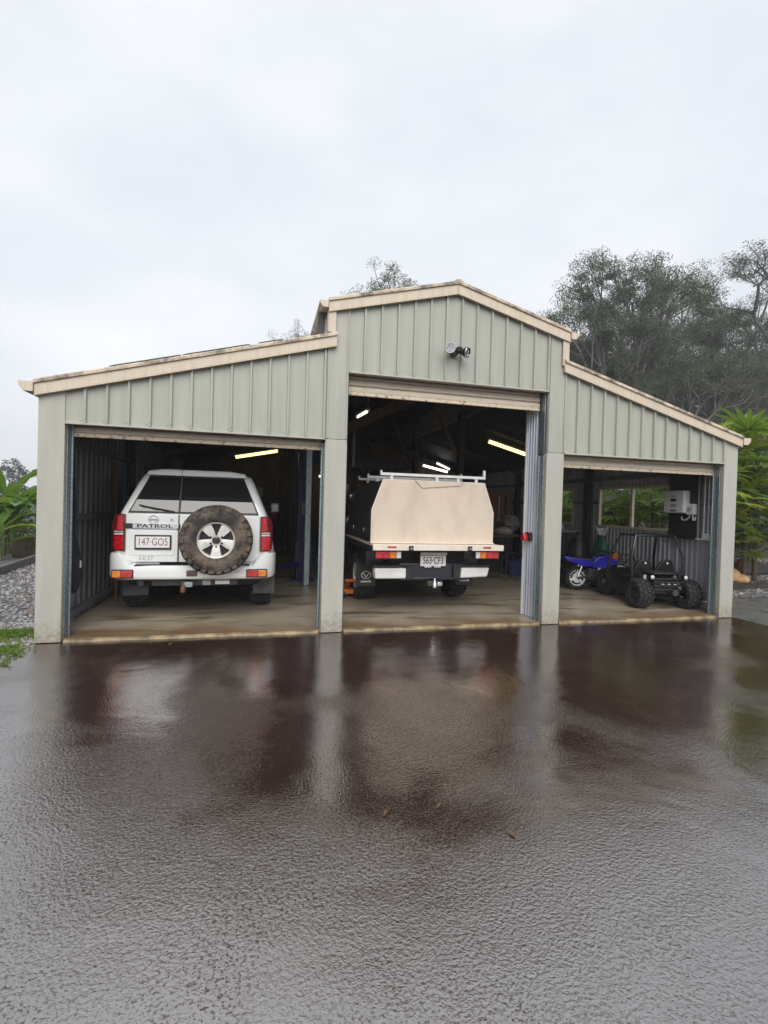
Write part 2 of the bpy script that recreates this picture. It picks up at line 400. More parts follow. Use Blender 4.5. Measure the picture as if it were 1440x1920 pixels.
# ------------------------------------------------------------------ mesh helpers
class MB:
    """collects vertices and faces; build() links them as one mesh object"""
    def __init__(self):
        self.v, self.f, self.mi = [], [], []
        self.cur = 0
    def add(self, vs, fs):
        n = len(self.v)
        self.v += [tuple(p) for p in vs]
        self.f += [tuple(i+n for i in q) for q in fs]
        self.mi += [self.cur]*len(fs)
        return self
    def box(self, a, b, rot=None, piv=None):
        x0, y0, z0 = a; x1, y1, z1 = b
        vs = [Vector(p) for p in ((x0,y0,z0),(x1,y0,z0),(x1,y1,z0),(x0,y1,z0),(x0,y0,z1),(x1,y0,z1),(x1,y1,z1),(x0,y1,z1))]
        if rot is not None:
            c = Vector(piv) if piv is not None else (Vector(a)+Vector(b))/2
            vs = [rot @ (p-c) + c for p in vs]
        return self.add(vs, ((0,3,2,1),(4,5,6,7),(0,1,5,4),(1,2,6,5),(2,3,7,6),(3,0,4,7)))
    def prism(self, poly, fn, t0, t1):
        """poly: 2D outline, fn(u, v, t) gives the 3D point"""
        n = len(poly)
        vs = [fn(u, v, t0) for u, v in poly] + [fn(u, v, t1) for u, v in poly]
        fs = [tuple(range(n))[::-1], tuple(range(n, 2*n))] + [(i, (i+1) % n, n+(i+1) % n, n+i) for i in range(n)]
        return self.add(vs, fs)
    def tube(self, pts, r, seg=8, cap=True, r1=None):
        pts = [Vector(p) for p in pts]
        k = len(pts)
        rs = r if isinstance(r, (list, tuple)) else [r + ((r1 if r1 is not None else r)-r)*i/max(1, k-1) for i in range(k)]
        rings, up = [], None
        for i, p in enumerate(pts):
            d = (pts[min(i+1, k-1)] - pts[max(i-1, 0)]).normalized()
            if up is None:
                up = Vector((0, 0, 1)) if abs(d.z) < 0.9 else Vector((1, 0, 0))
            a = d.cross(up)
            if a.length < 1e-6: a = d.orthogonal()
            a.normalize(); b = a.cross(d).normalized(); up = b
            rings.append([p + rs[i]*(math.cos(2*math.pi*j/seg)*a + math.sin(2*math.pi*j/seg)*b) for j in range(seg)])
        return self.loft(rings, cap)
    def loft(self, rings, cap=True, closed=True):
        n = len(rings[0]); vs = [p for q in rings for p in q]; fs = []
        for i in range(len(rings)-1):
            for j in range(n if closed else n-1):
                fs.append((i*n+j, i*n+(j+1) % n, (i+1)*n+(j+1) % n, (i+1)*n+j))
        if cap:
            fs.append(tuple(range(n))[::-1]); fs.append(tuple(range((len(rings)-1)*n, len(rings)*n)))
        return self.add(vs, fs)
    def lathe(self, prof, c, ax='x', seg=24, close=False):
        """prof: (along axis, radius) pairs, turned round the axis through c"""
        c = Vector(c); rings = []
        for a, r in prof:
            ring = []
            for j in range(seg):
                t = 2*math.pi*j/seg; u, w = r*math.cos(t), r*math.sin(t)
                ring.append(c + Vector({'x': (a, u, w), 'y': (u, a, w), 'z': (u, w, a)}[ax]))
            rings.append(ring)
        if close: rings.append(rings[0])
        return self.loft(rings, cap=not close)
    def build(self, name, mat, parent=None, bevel=0.0, seg=2, smooth=True, angle=38, recalc=True):
        me = bpy.data.meshes.new(name)
        me.from_pydata(self.v, [], self.f)
        mats = mat if isinstance(mat, (list, tuple)) else [mat]
        for m in mats: me.materials.append(M[m] if isinstance(m, str) else m)
        if len(mats) > 1: me.polygons.foreach_set('material_index', self.mi)
        if recalc:
            bm = bmesh.new(); bm.from_mesh(me)
            bmesh.ops.recalc_face_normals(bm, faces=bm.faces)
            bm.to_mesh(me); bm.free()
        if smooth:
            me.shade_smooth(); me.set_sharp_from_angle(angle=R(angle))
        return link(name, me, parent, bevel, seg)

def link(name, me, parent=None, bevel=0.0, seg=2):
    o = bpy.data.objects.new(name, me)
    COL.objects.link(o)
    if parent is not None: o.parent = parent
    if bevel:
        md = o.modifiers.new('bevel', 'BEVEL')
        md.width = bevel; md.segments = seg; md.limit_method = 'ANGLE'; md.angle_limit = R(40)
        md.harden_normals = False
    return o
def tag(o, label=None, cat=None, group=None, kind=None):
    if label: o['label'] = label
    if cat: o['category'] = cat
    if group: o['group'] = group
    if kind: o['kind'] = kind
    return o
def empty(name, loc=(0, 0, 0), rz=0.0, label=None, cat=None, group=None):
    o = bpy.data.objects.new(name, None)
    COL.objects.link(o)
    o.location = loc; o.rotation_euler = (0, 0, rz); o.empty_display_size = 0.2
    return tag(o, label, cat, group)
def box(name, a, b, mat, parent=None, bevel=0.004, rot=None, seg=2):
    return MB().box(a, b, rot).build(name, mat, parent, bevel, seg)
def text(name, s, size, mat, parent, loc, ext=0.002, rx=90, rz=0, sx=1.0, font_off=0.0):
    cu = bpy.data.curves.new(name, 'FONT')
    cu.body = s; cu.size = size; cu.extrude = ext; cu.align_x = 'CENTER'; cu.align_y = 'CENTER'; cu.resolution_u = 3
    cu.offset = font_off
    t = bpy.data.objects.new(name, cu); COL.objects.link(t)
    bpy.context.view_layer.update()
    me = bpy.data.meshes.new_from_object(t.evaluated_get(bpy.context.evaluated_depsgraph_get()))
    bpy.data.objects.remove(t); bpy.data.curves.remove(cu)
    me.name = name; me.materials.clear(); me.materials.append(M[mat])
    o = link(name, me, parent)
    o.location = loc; o.rotation_euler = (R(rx), 0, R(rz)); o.scale = (sx, 1, 1)
    return o
def copy_tree(o, parent=None):
    c = o.copy(); COL.objects.link(c); c.parent = parent
    for ch in list(o.children): copy_tree(ch, c)
    return c
# ------------------------------------------------------------------ ground
def sheet(name, pts, z, mat, label=None, cat=None):
    o = MB().add([(x, y, z) for x, y in pts], [tuple(range(len(pts)))]).build(name, mat, smooth=False)
    if o.data.polygons[0].normal.z < 0: o.data.flip_normals()
    return tag(o, kind='structure')
sheet('ground', [(-155, -35), (155, -35), (155, 250), (-155, 250)], -0.09, 'soil')
sheet('driveway', [(-30, -30), (30, -30), (30, -3.2), (6.83, -2.6), (6.83, -0.02), (6.80, 0.22), (-2.20, 0.22), (-2.235, -0.03), (-2.25, -0.7), (-2.7, -1.6), (-30, -3.5)], 0.0, 'asphalt')
tag(MB().box((6.835, -2.6, -0.06), (16, 1.35, -0.012)).build('path', 'pathm'), kind='structure')
sheet('gravel_bed', [(-4.75, -2.4), (-2.72, -1.55), (-2.265, -0.7), (-2.25, -0.05), (-2.25, 10), (-6.5, 10)], -0.015, 'gravelbase')
sheet('mulch_bed', [(6.9, 1.36), (18, 1.36), (18, 9), (6.9, 9)], -0.005, 'gravelbase')

# ------------------------------------------------------------------ shed
XC, W1, W2, W3, W4 = 2.273, 1.328, 1.583, 4.257, 4.5
HS, HM = 2.28, 3.078
E4, E2, M2, MA = 2.535, 3.324, 3.736, 4.147
DEEP = 9.0
def zs(d): return E2 + (E4-E2)*(d-W2)/(W4-W2)      # underside of the side barge at distance d from the ridge line
def zm(d): return MA + (M2-MA)*d/W2
shed = empty('metal_shed', (XC, 0, 0), label='grey steel barn shed with cream barge boards and three open bays', cat='shed')
def S(mb, name, mat, bevel=0.0, parent=None, **k):
    """shed part: vertices are given in world x; shift to the shed's own origin"""
    if parent is None:
        mb.v = [(x-XC, y, z) for x, y, z in mb.v]; parent = shed
    else:
        mb.v = [(x-XC, y, z) for x, y, z in mb.v]
    return mb.build(name, mat, parent, bevel, **k)

# cladding: one folded sheet per pan, each with its rib
def panel(x0, x1, zb, topf):
    w = x1-x0
    xs = [(x0, 0.0), (x1-0.040, 0.0), (x1-0.034, -0.030), (x1-0.014, -0.030), (x1-0.008, 0.0), (x1, 0.0)]
    if x0 < XC < x1-0.05: xs.insert(1, (XC, 0.0))
    mb = MB(); n = len(xs); vs = []
    for x, y in xs: vs.append((x, y, zb))
    for x, y in xs: vs.append((x, y, topf(abs(x-XC))+0.06))
    mb.add(vs, [(i, i+1, n+i+1, n+i) for i in range(n-1)])
    # fixing screws at the foot of the rib
    mb.lathe([(-0.036, 0.005), (-0.0355, 0.008), (-0.031, 0.009), (-0.028, 0.009)], (x1-0.023, 0, zb+0.045), 'y', 8)
    mb.lathe([(-0.007, 0.005), (-0.0065, 0.008), (-0.001, 0.009), (0.002, 0.009)], (x1-0.062, 0, zb+0.028), 'y', 8)
    return S(mb, 'cladding_panel', 'clad', angle=25)
for side in (-1, 1):
    a, b = (XC-W3, XC-W2) if side < 0 else (XC+W2, XC+W3)
    n = 13
    for i in range(n): panel(a+(b-a)*i/n, a+(b-a)*(i+1)/n, HS+0.002*(i % 2), zs)
n = 13
for i in range(n): panel(XC-W1+2*W1*i/n, XC-W1+2*W1*(i+1)/n, HM+0.002*(i % 2), zm)

# posts: folded flashing over a galvanised column
def post(x0, x1, zt, open_sides):
    mb = MB()
    mb.box((x0, -0.012, 0.004), (x1, 0.05, zt))
    p = S(mb, 'corner_post', 'post', 0.006)
    for s in open_sides:
        mb = MB()
        if s > 0: mb.box((x1-0.08, 0.051, 0.006), (x1+0.008, 0.15, zt-0.02)); mb.box((x1+0.0085, 0.135, 0.02), (x1+0.03, 0.16, zt-0.03))
        else: mb.box((x0-0.008, 0.051, 0.006), (x0+0.08, 0.15, zt-0.02)); mb.box((x0-0.03, 0.135, 0.02), (x0-0.0085, 0.16, zt-0.03))
        S(mb, 'steel_column', 'galv', 0.004, parent=p)
    return p
def post_full(x0, x1, side, open_sides):
    """outer corner: the flashing runs up to the raked barge"""
    mb = MB()
    z0, z1 = zs(abs(x0-XC))+0.06, zs(abs(x1-XC))+0.06
    mb.add([(x0,-.012,.004),(x1,-.012,.004),(x1,.05,.004),(x0,.05,.004),(x0,-.012,z0),(x1,-.012,z1),(x1,.05,z1),(x0,.05,z0)],
           ((0,3,2,1),(4,5,6,7),(0,1,5,4),(1,2,6,5),(2,3,7,6),(3,0,4,7)))
    p = S(mb, 'corner_post', 'post', 0.006)
    mb = MB(); e = x1 if open_sides > 0 else x0; g = open_sides
    a, b = sorted((e+g*0.008, e-g*0.08)); mb.box((a, 0.051, 0.006), (b, 0.15, HS+0.15))
    a, b = sorted((e+g*0.0085, e+g*0.03)); mb.box((a, 0.135, 0.02), (b, 0.16, HS+0.1))
    S(mb, 'steel_column', 'galv', 0.004, parent=p)
post_full(XC-W4, XC-W3-0.001, -1, 1)
post_full(XC+W3+0.001, XC+W4, 1, -1)
for sg in (-1, 1):
    a, b = sorted((XC+sg*W1, XC+sg*W2))
    post(a+0.001, b-0.001, HS-0.012, (-1, 1))
    mb = MB(); z0, z1 = zm(abs(a-XC))+0.05, zm(abs(b-XC))+0.05
    mb.add([(a,-.010,HS-.009),(b,-.010,HS-.009),(b,.03,HS-.009),(a,.03,HS-.009),(a,-.010,z0),(b,-.010,z1),(b,.03,z1),(a,.03,z0)],
           ((0,3,2,1),(4,5,6,7),(0,1,5,4),(1,2,6,5),(2,3,7,6),(3,0,4,7)))
    # standing seam near each edge
    S(mb, 'corner_panel', 'clad', 0.004)
    for xe in (a+0.014, b-0.014):
        mb = MB(); mb.box((xe-0.009, -0.024, HS+0.0), (xe+0.009, -0.0101, (zm if abs(xe-XC) < W2-.1 else zm)(abs(xe-XC))+0.03))
        S(mb, 'corner_seam', 'clad', 0.003)
    mb = MB(); e = XC+sg*W1; g = -sg
    x0_, x1_ = sorted((e+g*0.012, e-g*0.08)); mb.box((x0_, 0.051, HS-0.02), (x1_, 0.19, HM+0.2))
    S(mb, 'steel_column', 'galv', 0.004)

# door heads: folded strip under the cladding
for x0, x1, z in ((XC-W3+.002, XC-W2-.002, HS), (XC-W1+.002, XC+W1-.002, HM), (XC+W2+.002, XC+W3-.002, HS)):
    mb = MB(); mb.box((x0, -0.027, z-0.022), (x1, 0.045, z-0.001)); S(mb, 'door_head', 'post', 0.003)
    mb = MB(); mb.box((x0, 0.05, z-0.015), (x1, 0.09, z+0.25)); S(mb, 'head_beam', 'galv', 0.003)

# roller doors, rolled up, last slats hanging below the head
def roller(x0, x1, zb, ztop):
    rd = empty('roller_door', ((x0+x1)/2-XC, 0.16, zb)); rd.parent = shed
    xm = (x0+x1)/2
    hw = (x1-x0)/2
    pitch = 0.076
    nsl = int((ztop-zb)/pitch)+3
    me = None
    for i in range(nsl):
        if me is None:
            prof = [(0.016, 0.0), (-0.010, 0.002), (-0.014, 0.014), (-0.014, 0.046), (-0.010, 0.056), (0.016, 0.058), (0.018, 0.0755), (0.024, 0.0755), (0.024, 0.0)]
            mb = MB(); mb.prism(prof, lambda u, v, t: (t, u, v), -hw, hw)
            o = mb.build('slat', 'door', rd, angle=25); me = o.data
        else:
            o = link('slat', me, rd)
        o.location = (0, 0, 0.045+i*pitch)
    mb = MB(); mb.box((-hw, -0.018, 0.0), (hw, 0.018, 0.043)); mb.build('bottom_rail', 'door_dirty', rd, 0.004)
    mb = MB(); mb.tube([(-hw-.02, 0.22, ztop-zb+0.27), (hw+.02, 0.22, ztop-zb+0.27)], 0.19, 20); mb.build('door_drum', 'door', rd)
    return rd
roller(XC-W3+.03, XC-W2-.03, 2.15, HS+.02)
roller(XC-W1+.03, XC+W1-.03, 2.836, HM+.02)
roller(XC+W2+.03, XC+W3-.03, 2.10, HS+.02)

# barge boards along the rakes
def barge(xa, za, xb, zb, h=0.125):
    mb = MB()
    mb.add([(xa,-.062,za),(xb,-.062,zb),(xb,-.028,zb),(xa,-.028,za),(xa,-.062,za+h),(xb,-.062,zb+h),(xb,-.028,zb+h),(xa,-.028,za+h)],
           ((0,3,2,1),(4,5,6,7),(0,1,5,4),(1,2,6,5),(2,3,7,6),(3,0,4,7)))
    p = S(mb, 'barge_board', 'cream', 0.004)
    d = Vector((xb-xa, 0, zb-za)).normalized(); nrm = Vector((-d.z, 0, d.x))
    if nrm.z < 0: nrm = -nrm
    prof = [(-.080, .108), (-.0635, .108), (-.0635, .130), (.10, .130), (.10, .140), (-.045, .157), (-.068, .153), (-.080, .140)]
    mb = MB()
    for end in ((xa, za), (xb, zb)): pass
    A, B = Vector((xa, 0, za)), Vector((xb, 0, zb))
    vs = [A + Vector((0, u, v)) for u, v in prof] + [B + Vector((0, u, v)) for u, v in prof]
    k = len(prof)
    mb.add(vs, [tuple(range(k))[::-1], tuple(range(k, 2*k))]+[(i, (i+1) % k, k+(i+1) % k, k+i) for i in range(k)])
    S(mb, 'barge_capping', 'cream_grime', 0.003, parent=p)
    # lower fold, a thin return that throws a line of shade
    mb = MB()
    mb.add([(xa,-.066,za-.012),(xb,-.066,zb-.012),(xb,-.020,zb-.012),(xa,-.020,za-.012),(xa,-.066,za-.0005),(xb,-.066,zb-.0005),(xb,-.020,zb-.0005),(xa,-.020,za-.0005)],
           ((0,3,2,1),(4,5,6,7),(0,1,5,4),(1,2,6,5),(2,3,7,6),(3,0,4,7)))
    S(mb, 'barge_fold', 'cream', 0.0, parent=p)
OV = 0.02
barge(XC-W4-OV, zs(W4+OV), XC-W2+0.10, zs(W2-0.10))
barge(XC+W2-0.06, zs(W2-0.06), XC+W4+OV, zs(W4+OV))
barge(XC-W2-OV*.3, zm(W2+OV*.3), XC-0.001, MA)
barge(XC+0.001, MA, XC+W2+OV*.3, zm(W2+OV*.3))
mb = MB(); mb.add([(XC-.05,-.0825,MA+.135),(XC+.05,-.0825,MA+.135),(XC+.05,-.0825,MA+.17),(XC,-.0825,MA+.183),(XC-.05,-.0825,MA+.17)], [(0,1,2,3,4)])
mb = MB().prism([(-.06,.108),(0,.123),(.06,.108),(.06,.147),(0,.163),(-.06,.147)], lambda u, v, t: (XC+u, t, MA+v), -.084, .10)
S(mb, 'apex_cap', 'cream_grime', 0.004)
# side trims of the raised centre
for sg, zlo in ((-1, zs(W2)+0.175), (1, zs(W2)+0.09)):
    xo = XC+sg*W2; xi = XC+sg*(W2-0.085)
    a, b = sorted((xo+sg*.004, xi))
    mb = MB(); mb.box((a, -.045, zlo), (b, -.0255, M2+0.01)); mb.box((xo+sg*.004-.001 if sg > 0 else xo-.009, -.0253, zlo), (xo+sg*.010 if sg > 0 else xo-.003, .25, M2+.01))
    S(mb, 'tower_trim', 'cream', 0.003)

# gutters along the eaves, seen from their open ends
def gutter(x, z, sg, k=.76, mt='cream'):
    prof = [(0, .0), (0, .125), (.006, .125), (.006, .006), (.095, .006), (.150, .075), (.150, .118), (.135, .118), (.135, .126), (.158, .126), (.158, .072), (.10, -.002)]
    mb = MB().prism(prof, lambda u, v, t: (x+sg*u*k, t, z+v*k), -.07, DEEP)
    g = S(mb, 'gutter', mt, 0.0)
    mb = MB().prism([(.0, -.001), (.10, -.001), (.157, .072), (.157, .115), (.0, .125)], lambda u, v, t: (x+sg*u*k, t, z+v*k), -.078, -.071)
    S(mb, 'stop_end', 'cream', 0.002, parent=g)
gutter(XC-W4-OV-.004, E4+.02, -1, .82)
gutter(XC+W4+OV+.004, E4+.015, 1, .82)
gutter(XC-W2-.012, M2+.03, -1, .62, 'cream_grime')
gutter(XC+W2+.012, M2+.025, 1, .70)
for sg in (-1, 1):   # downpipes from the upper gutters on to the lower roofs
    mb = MB().box((XC+sg*(W2+.07)-.04, .10, zs(W2)+.12), (XC+sg*(W2+.07)+.04, .16, M2+.04)); S(mb, 'downpipe', 'darksteel' if sg < 0 else 'cream', 0.005)

# roofs
def roofpiece(xa, za, xb, zb, nm='roof_sheet'):
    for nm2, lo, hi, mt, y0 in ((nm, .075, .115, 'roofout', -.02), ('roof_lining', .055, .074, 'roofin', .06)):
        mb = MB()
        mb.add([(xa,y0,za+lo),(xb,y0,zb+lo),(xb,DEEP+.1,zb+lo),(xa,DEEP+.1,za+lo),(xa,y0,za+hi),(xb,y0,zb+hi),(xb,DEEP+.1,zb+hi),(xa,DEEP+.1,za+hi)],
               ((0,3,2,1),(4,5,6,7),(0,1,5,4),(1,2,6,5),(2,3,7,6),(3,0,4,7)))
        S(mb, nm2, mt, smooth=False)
roofpiece(XC-W4-.03, zs(W4+.03), XC-W2-.003, zs(W2))
roofpiece(XC+W2+.003, zs(W2), XC+W4+.03, zs(W4+.03))
roofpiece(XC-W2-.03, zm(W2+.03), XC-.0005, MA)
roofpiece(XC+.0005, MA, XC+W2+.03, zm(W2+.03))
for sg in (-1, 1):
    mb = MB(); a, b = sorted((XC+sg*(W2-.03), XC+sg*(W2-.0)))
    mb.box((a, .032, zs(W2)-.02), (b, DEEP, M2+.05)); S(mb, 'upper_side_wall', 'clad', smooth=False)

# side and rear walls of folded sheet
def corr(pts_fn, L, h0, h1, pitch, depth):
    """folded sheet: pts_fn(s, d, h) -> point, s along the wall, d into the room"""
    mb = MB(); s = 0.0; cols = []
    while s < L-1e-6:
        for ds, dd in ((0, 0), (pitch*.62, 0), (pitch*.72, depth), (pitch*.90, depth)):
            if s+ds < L: cols.append((s+ds, dd))
        s += pitch
    cols.append((L, 0))
    vs = []
    for s_, d_ in cols: vs.append(pts_fn(s_, d_, h0)); vs.append(pts_fn(s_, d_, h1(s_) if callable(h1) else h1))
    mb.add(vs, [(2*i, 2*i+2, 2*i+3, 2*i+1) for i in range(len(cols)-1)])
    return mb
xl, xr = XC-W4+.012, XC+W4-.012
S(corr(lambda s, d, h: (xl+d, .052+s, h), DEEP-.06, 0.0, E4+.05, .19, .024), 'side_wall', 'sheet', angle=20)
WIN = ((1.07, 2.92), (3.75, 5.55)); WZ = (1.20, 2.01)
segs = [(.052, WIN[0][0], 0, E4+.05), (WIN[0][0], WIN[0][1], 0, WZ[0]), (WIN[0][0], WIN[0][1], WZ[1], E4+.05), (WIN[0][1], WIN[1][0], 0, E4+.05),
        (WIN[1][0], WIN[1][1], 0, WZ[0]), (WIN[1][0], WIN[1][1], WZ[1], E4+.05), (WIN[1][1], DEEP, 0, E4+.05)]
for a, b, z0, z1 in segs:
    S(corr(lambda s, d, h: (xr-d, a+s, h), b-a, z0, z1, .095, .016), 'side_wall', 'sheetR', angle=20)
# outside skin of the right wall
for a, b, z0, z1 in segs:
    mb = MB(); mb.box((xr+.003, a, z0+.002), (xr+.010, b, z1)); S(mb, 'outer_skin', 'clad', smooth=False)
S(corr(lambda s, d, h: (XC-W4+.02+s, DEEP-d, h), 2*W4-.04, 0.0, lambda s: (zm(abs(s-W4+.02)) if abs(s-W4+.02) < W2 else zs(abs(s-W4+.02)))+.05, .16, .02), 'rear_wall', 'brownsheet', angle=20)
for (a, b) in WIN:
    w = empty('window', (xr-XC, (a+b)/2, WZ[0])); w.parent = shed
    hw, hh = (b-a)/2, WZ[1]-WZ[0]
    fr = MB()
    fr.box((-.05, -hw, 0), (.012, hw, .045)); fr.box((-.05, -hw, hh-.045), (.012, hw, hh))
    fr.box((-.048, -hw, .0455), (.010, -hw+.04, hh-.0455)); fr.box((-.048, hw-.04, .0455), (.010, hw, hh-.0455))
    fr.build('window_frame', 'cream', w, 0.003)
    MB().box((-.054, -.028, .046), (-.006, .028, hh-.046)).build('mullion', 'beige2', w, 0.003)
    for s0, s1 in ((-hw+.04, -.028), (.028, hw-.04)):
        MB().add([(-.02, s0, .045), (-.02, s1, .045), (-.02, s1, hh-.045), (-.02, s0, hh-.045)], [(0, 1, 2, 3)]).build('pane', 'pane', w, smooth=False)
# girts, posts and rafters inside
for z in (.10, 1.22, 2.10):
    mb = MB(); mb.prism([(0, 0), (.012, .012), (.055, .012), (.055, .07), (.012, .07), (0, .082)], lambda u, v, t: (xl+.026+u, t, z+v), .2, DEEP-.05)
    S(mb, 'girt', 'sheet', 0.002)
for z in (.06, 1.66, 2.14):
    for y0, y1 in (((.2, 1.05), (2.95, 3.72), (5.6, 8.9)) if 1.15 < z < 2.05 else ((.2, 8.9),)):
        mb = MB(); mb.prism([(0, 0), (.012, .012), (.045, .012), (.045, .07), (.012, .07), (0, .082)], lambda u, v, t: (xr-.018-u, t, z+v), y0, y1)
        S(mb, 'girt', 'sheetR' if z < 1 else 'sheet', 0.002)
for y in (3.2, 6.1, 8.85):
    for sg in (-1, 1):
        xa = XC+sg*(W2-.11)
        mb = MB().box((xa-.05, y-.075, .03), (xa+.05, y+.075, zs(W2)+.06)); S(mb, 'portal_column', 'galv' if (y < 4 and sg < 0) else 'darksteel', 0.004)
        xa = XC+sg*(W4-.10)
        mb = MB().box((xa-.05, y-.075, .03), (xa+.05, y+.075, E4)); S(mb, 'portal_column', 'darksteel', 0.004)
        for (d0, z0, d1, z1) in ((W4-.05, zs(W4-.05), W2-.05, zs(W2-.05)), (W2-.02, zm(W2-.02), .005, MA)):
            x0, x1 = XC+sg*d0, XC+sg*d1
            mb = MB(); mb.add([(x0,y-.04,z0-.10),(x1,y-.04,z1-.10),(x1,y+.04,z1-.10),(x0,y+.04,z0-.10),(x0,y-.04,z0+.04),(x1,y-.04,z1+.04),(x1,y+.04,z1+.04),(x0,y+.04,z0+.04)],
                   ((0,3,2,1),(4,5,6,7),(0,1,5,4),(1,2,6,5),(2,3,7,6),(3,0,4,7)))
            S(mb, 'rafter', 'darksteel', 0.003)
    # knee braces of the centre bay
    mb = MB()
    mb.tube([(XC+W2-.2, y, 2.55), (XC+W2-.75, y, 3.72)], .045, 6); S(mb, 'knee_brace', 'timber' if y < 4 else 'darksteel')
mb = MB().box((XC-W1-.1, 6.02, 2.42), (XC+W2-.2, 6.1, 2.60)); S(mb, 'tie_beam', 'darksteel', 0.003)
mb = MB().box((XC-.9, 3.15, 3.25), (XC+.9, 3.25, 3.42), Matrix.Rotation(R(-28), 3, 'Y')); S(mb, 'collar_beam', 'timber', 0.003)
# short return wall beside the middle opening
S(corr(lambda s, d, h: (XC+W1+.01-d, .205+s, h), .26, 0.035, HM+.05, .065, .016), 'return_sheet', 'silver', angle=20)
mb = MB().box((XC+W1-.02, .468, .035), (XC+W1+.014, .50, HM+.04)); S(mb, 'return_edge', 'white', 0.003)

# slab
slab = tag(MB().box((XC-W4+.03, .036, -.2), (XC+W4-.03, DEEP-.02, .03)).build('concrete_floor', 'concrete', bevel=0.01), kind='structure')
for a, b in ((XC-W3+.02, XC-W2-.02), (XC-W1+.02, XC+W1-.02), (XC+W2+.02, XC+W3-.02)):
    mb = MB(); nn = 46; top = []; bot = []
    rings = []
    for i in range(nn+1):
        x = a+(b-a)*i/nn; f = -.012+random.uniform(-.010, .012); zt = .0305+random.uniform(-.004, .0015)
        rings.append([Vector((x, f-.004, -.08)), Vector((x, f, zt-.012)), Vector((x, f+.014, zt)), Vector((x, .0355, .0315)), Vector((x, .0355, -.08))])
    mb.loft(rings).build('threshold', 'threshold', slab, angle=50)

# ------------------------------------------------------------------ things on the shed
def floodlight():
    r = empty('twin_floodlight', (2.245, -.024, 3.43), label='twin black and silver floodlight on the gable above the middle door', cat='floodlight')
    MB().lathe([(0, .055), (-.03, .055), (-.045, .03), (-.05, .01)], (0, 0, 0), 'y', 20).build('base', 'blackpl', r)
    for sg, tgt in ((-1, Vector((-.42, -1, -.10))), (1, Vector((.75, -1, -.38)))):
        c = Vector((sg*.085, -.11, .0 if sg < 0 else -.02))
        MB().tube([(0, -.035, 0), (sg*.03, -.07, .04), (sg*.06, -.08, .04), tuple(c)], .016, 8).build('swivel_arm', 'blackpl', r)
        d = tgt.normalized(); q = d.to_track_quat('Z', 'Y').to_matrix()
        mb = MB(); mb.lathe([(-.07, .012), (-.065, .030), (-.02, .036), (.03, .058), (.055, .064), (.060, .061), (.050, .056)], (0, 0, 0), 'z', 24)
        mb.v = [tuple(q @ Vector(p) + c) for p in mb.v]; h = mb.build('lamp_head', 'blackpl', r)
        mb = MB(); mb.lathe([(.051, .055), (.030, .040), (.016, .018), (.030, .016), (.036, .006)], (0, 0, 0), 'z', 24)
        mb.v = [tuple(q @ Vector(p) + c) for p in mb.v]; mb.build('reflector', 'reflector', h)
        mb = MB(); mb.lathe([(.0602, .062), (.066, .060), (.066, .054), (.0602, .054)], (0, 0, 0), 'z', 24, close=True)
        mb.v = [tuple(q @ Vector(p) + c) for p in mb.v]; mb.build('rim', 'chrome', h)
floodlight()

def solar(x0, x1, y0, y1, label):
    d0, d1 = XC-x0, XC-x1
    r = empty('photovoltaic_module', (x0, y0, zs(d0)+.345), label=label, cat='solar panel', group='solar panels on the lower roof')
    rise = zs(d1)-zs(d0); L = x1-x0
    def pl(z0, z1, i): return [(i,0,z0+rise*i/L),(L-i,0,z0+rise*(L-i)/L),(L-i,y1-y0,z0+rise*(L-i)/L),(i,y1-y0,z0+rise*i/L),(i,0,z1+rise*i/L),(L-i,0,z1+rise*(L-i)/L),(L-i,y1-y0,z1+rise*(L-i)/L),(i,y1-y0,z1+rise*i/L)]
    F = ((0,3,2,1),(4,5,6,7),(0,1,5,4),(1,2,6,5),(2,3,7,6),(3,0,4,7))
    MB().add(pl(0, .035, 0), F).build('panel_frame', 'blackpl', r)
    MB().add([(x, y+.0, z) for x, y, z in pl(.0352, .038, .03)], F).build('cells', 'solar', r)
    for yy in (.2, y1-y0-.2):
        MB().add([(0.05,yy-.02,-.20+rise*.05/L),(L-.05,yy-.02,-.20+rise*(L-.05)/L),(L-.05,yy+.02,-.20+rise*(L-.05)/L),(.05,yy+.02,-.20+rise*.05/L),
                  (0.05,yy-.02,-.001+rise*.05/L),(L-.05,yy-.02,-.001+rise*(L-.05)/L),(L-.05,yy+.02,-.001+rise*(L-.05)/L),(.05,yy+.02,-.001+rise*.05/L)], F).build('mount_rail', 'galv', r)
solar(-1.76, -.99, .60, 2.20, 'dark solar panel nearest the left eave of the lower roof')
solar(-.97, -.20, .60, 2.20, 'dark solar panel in the middle of the row on the lower left roof')
solar(-.10, .20, .60, 2.20, 'dark solar panel nearest the raised centre on the lower left roof')
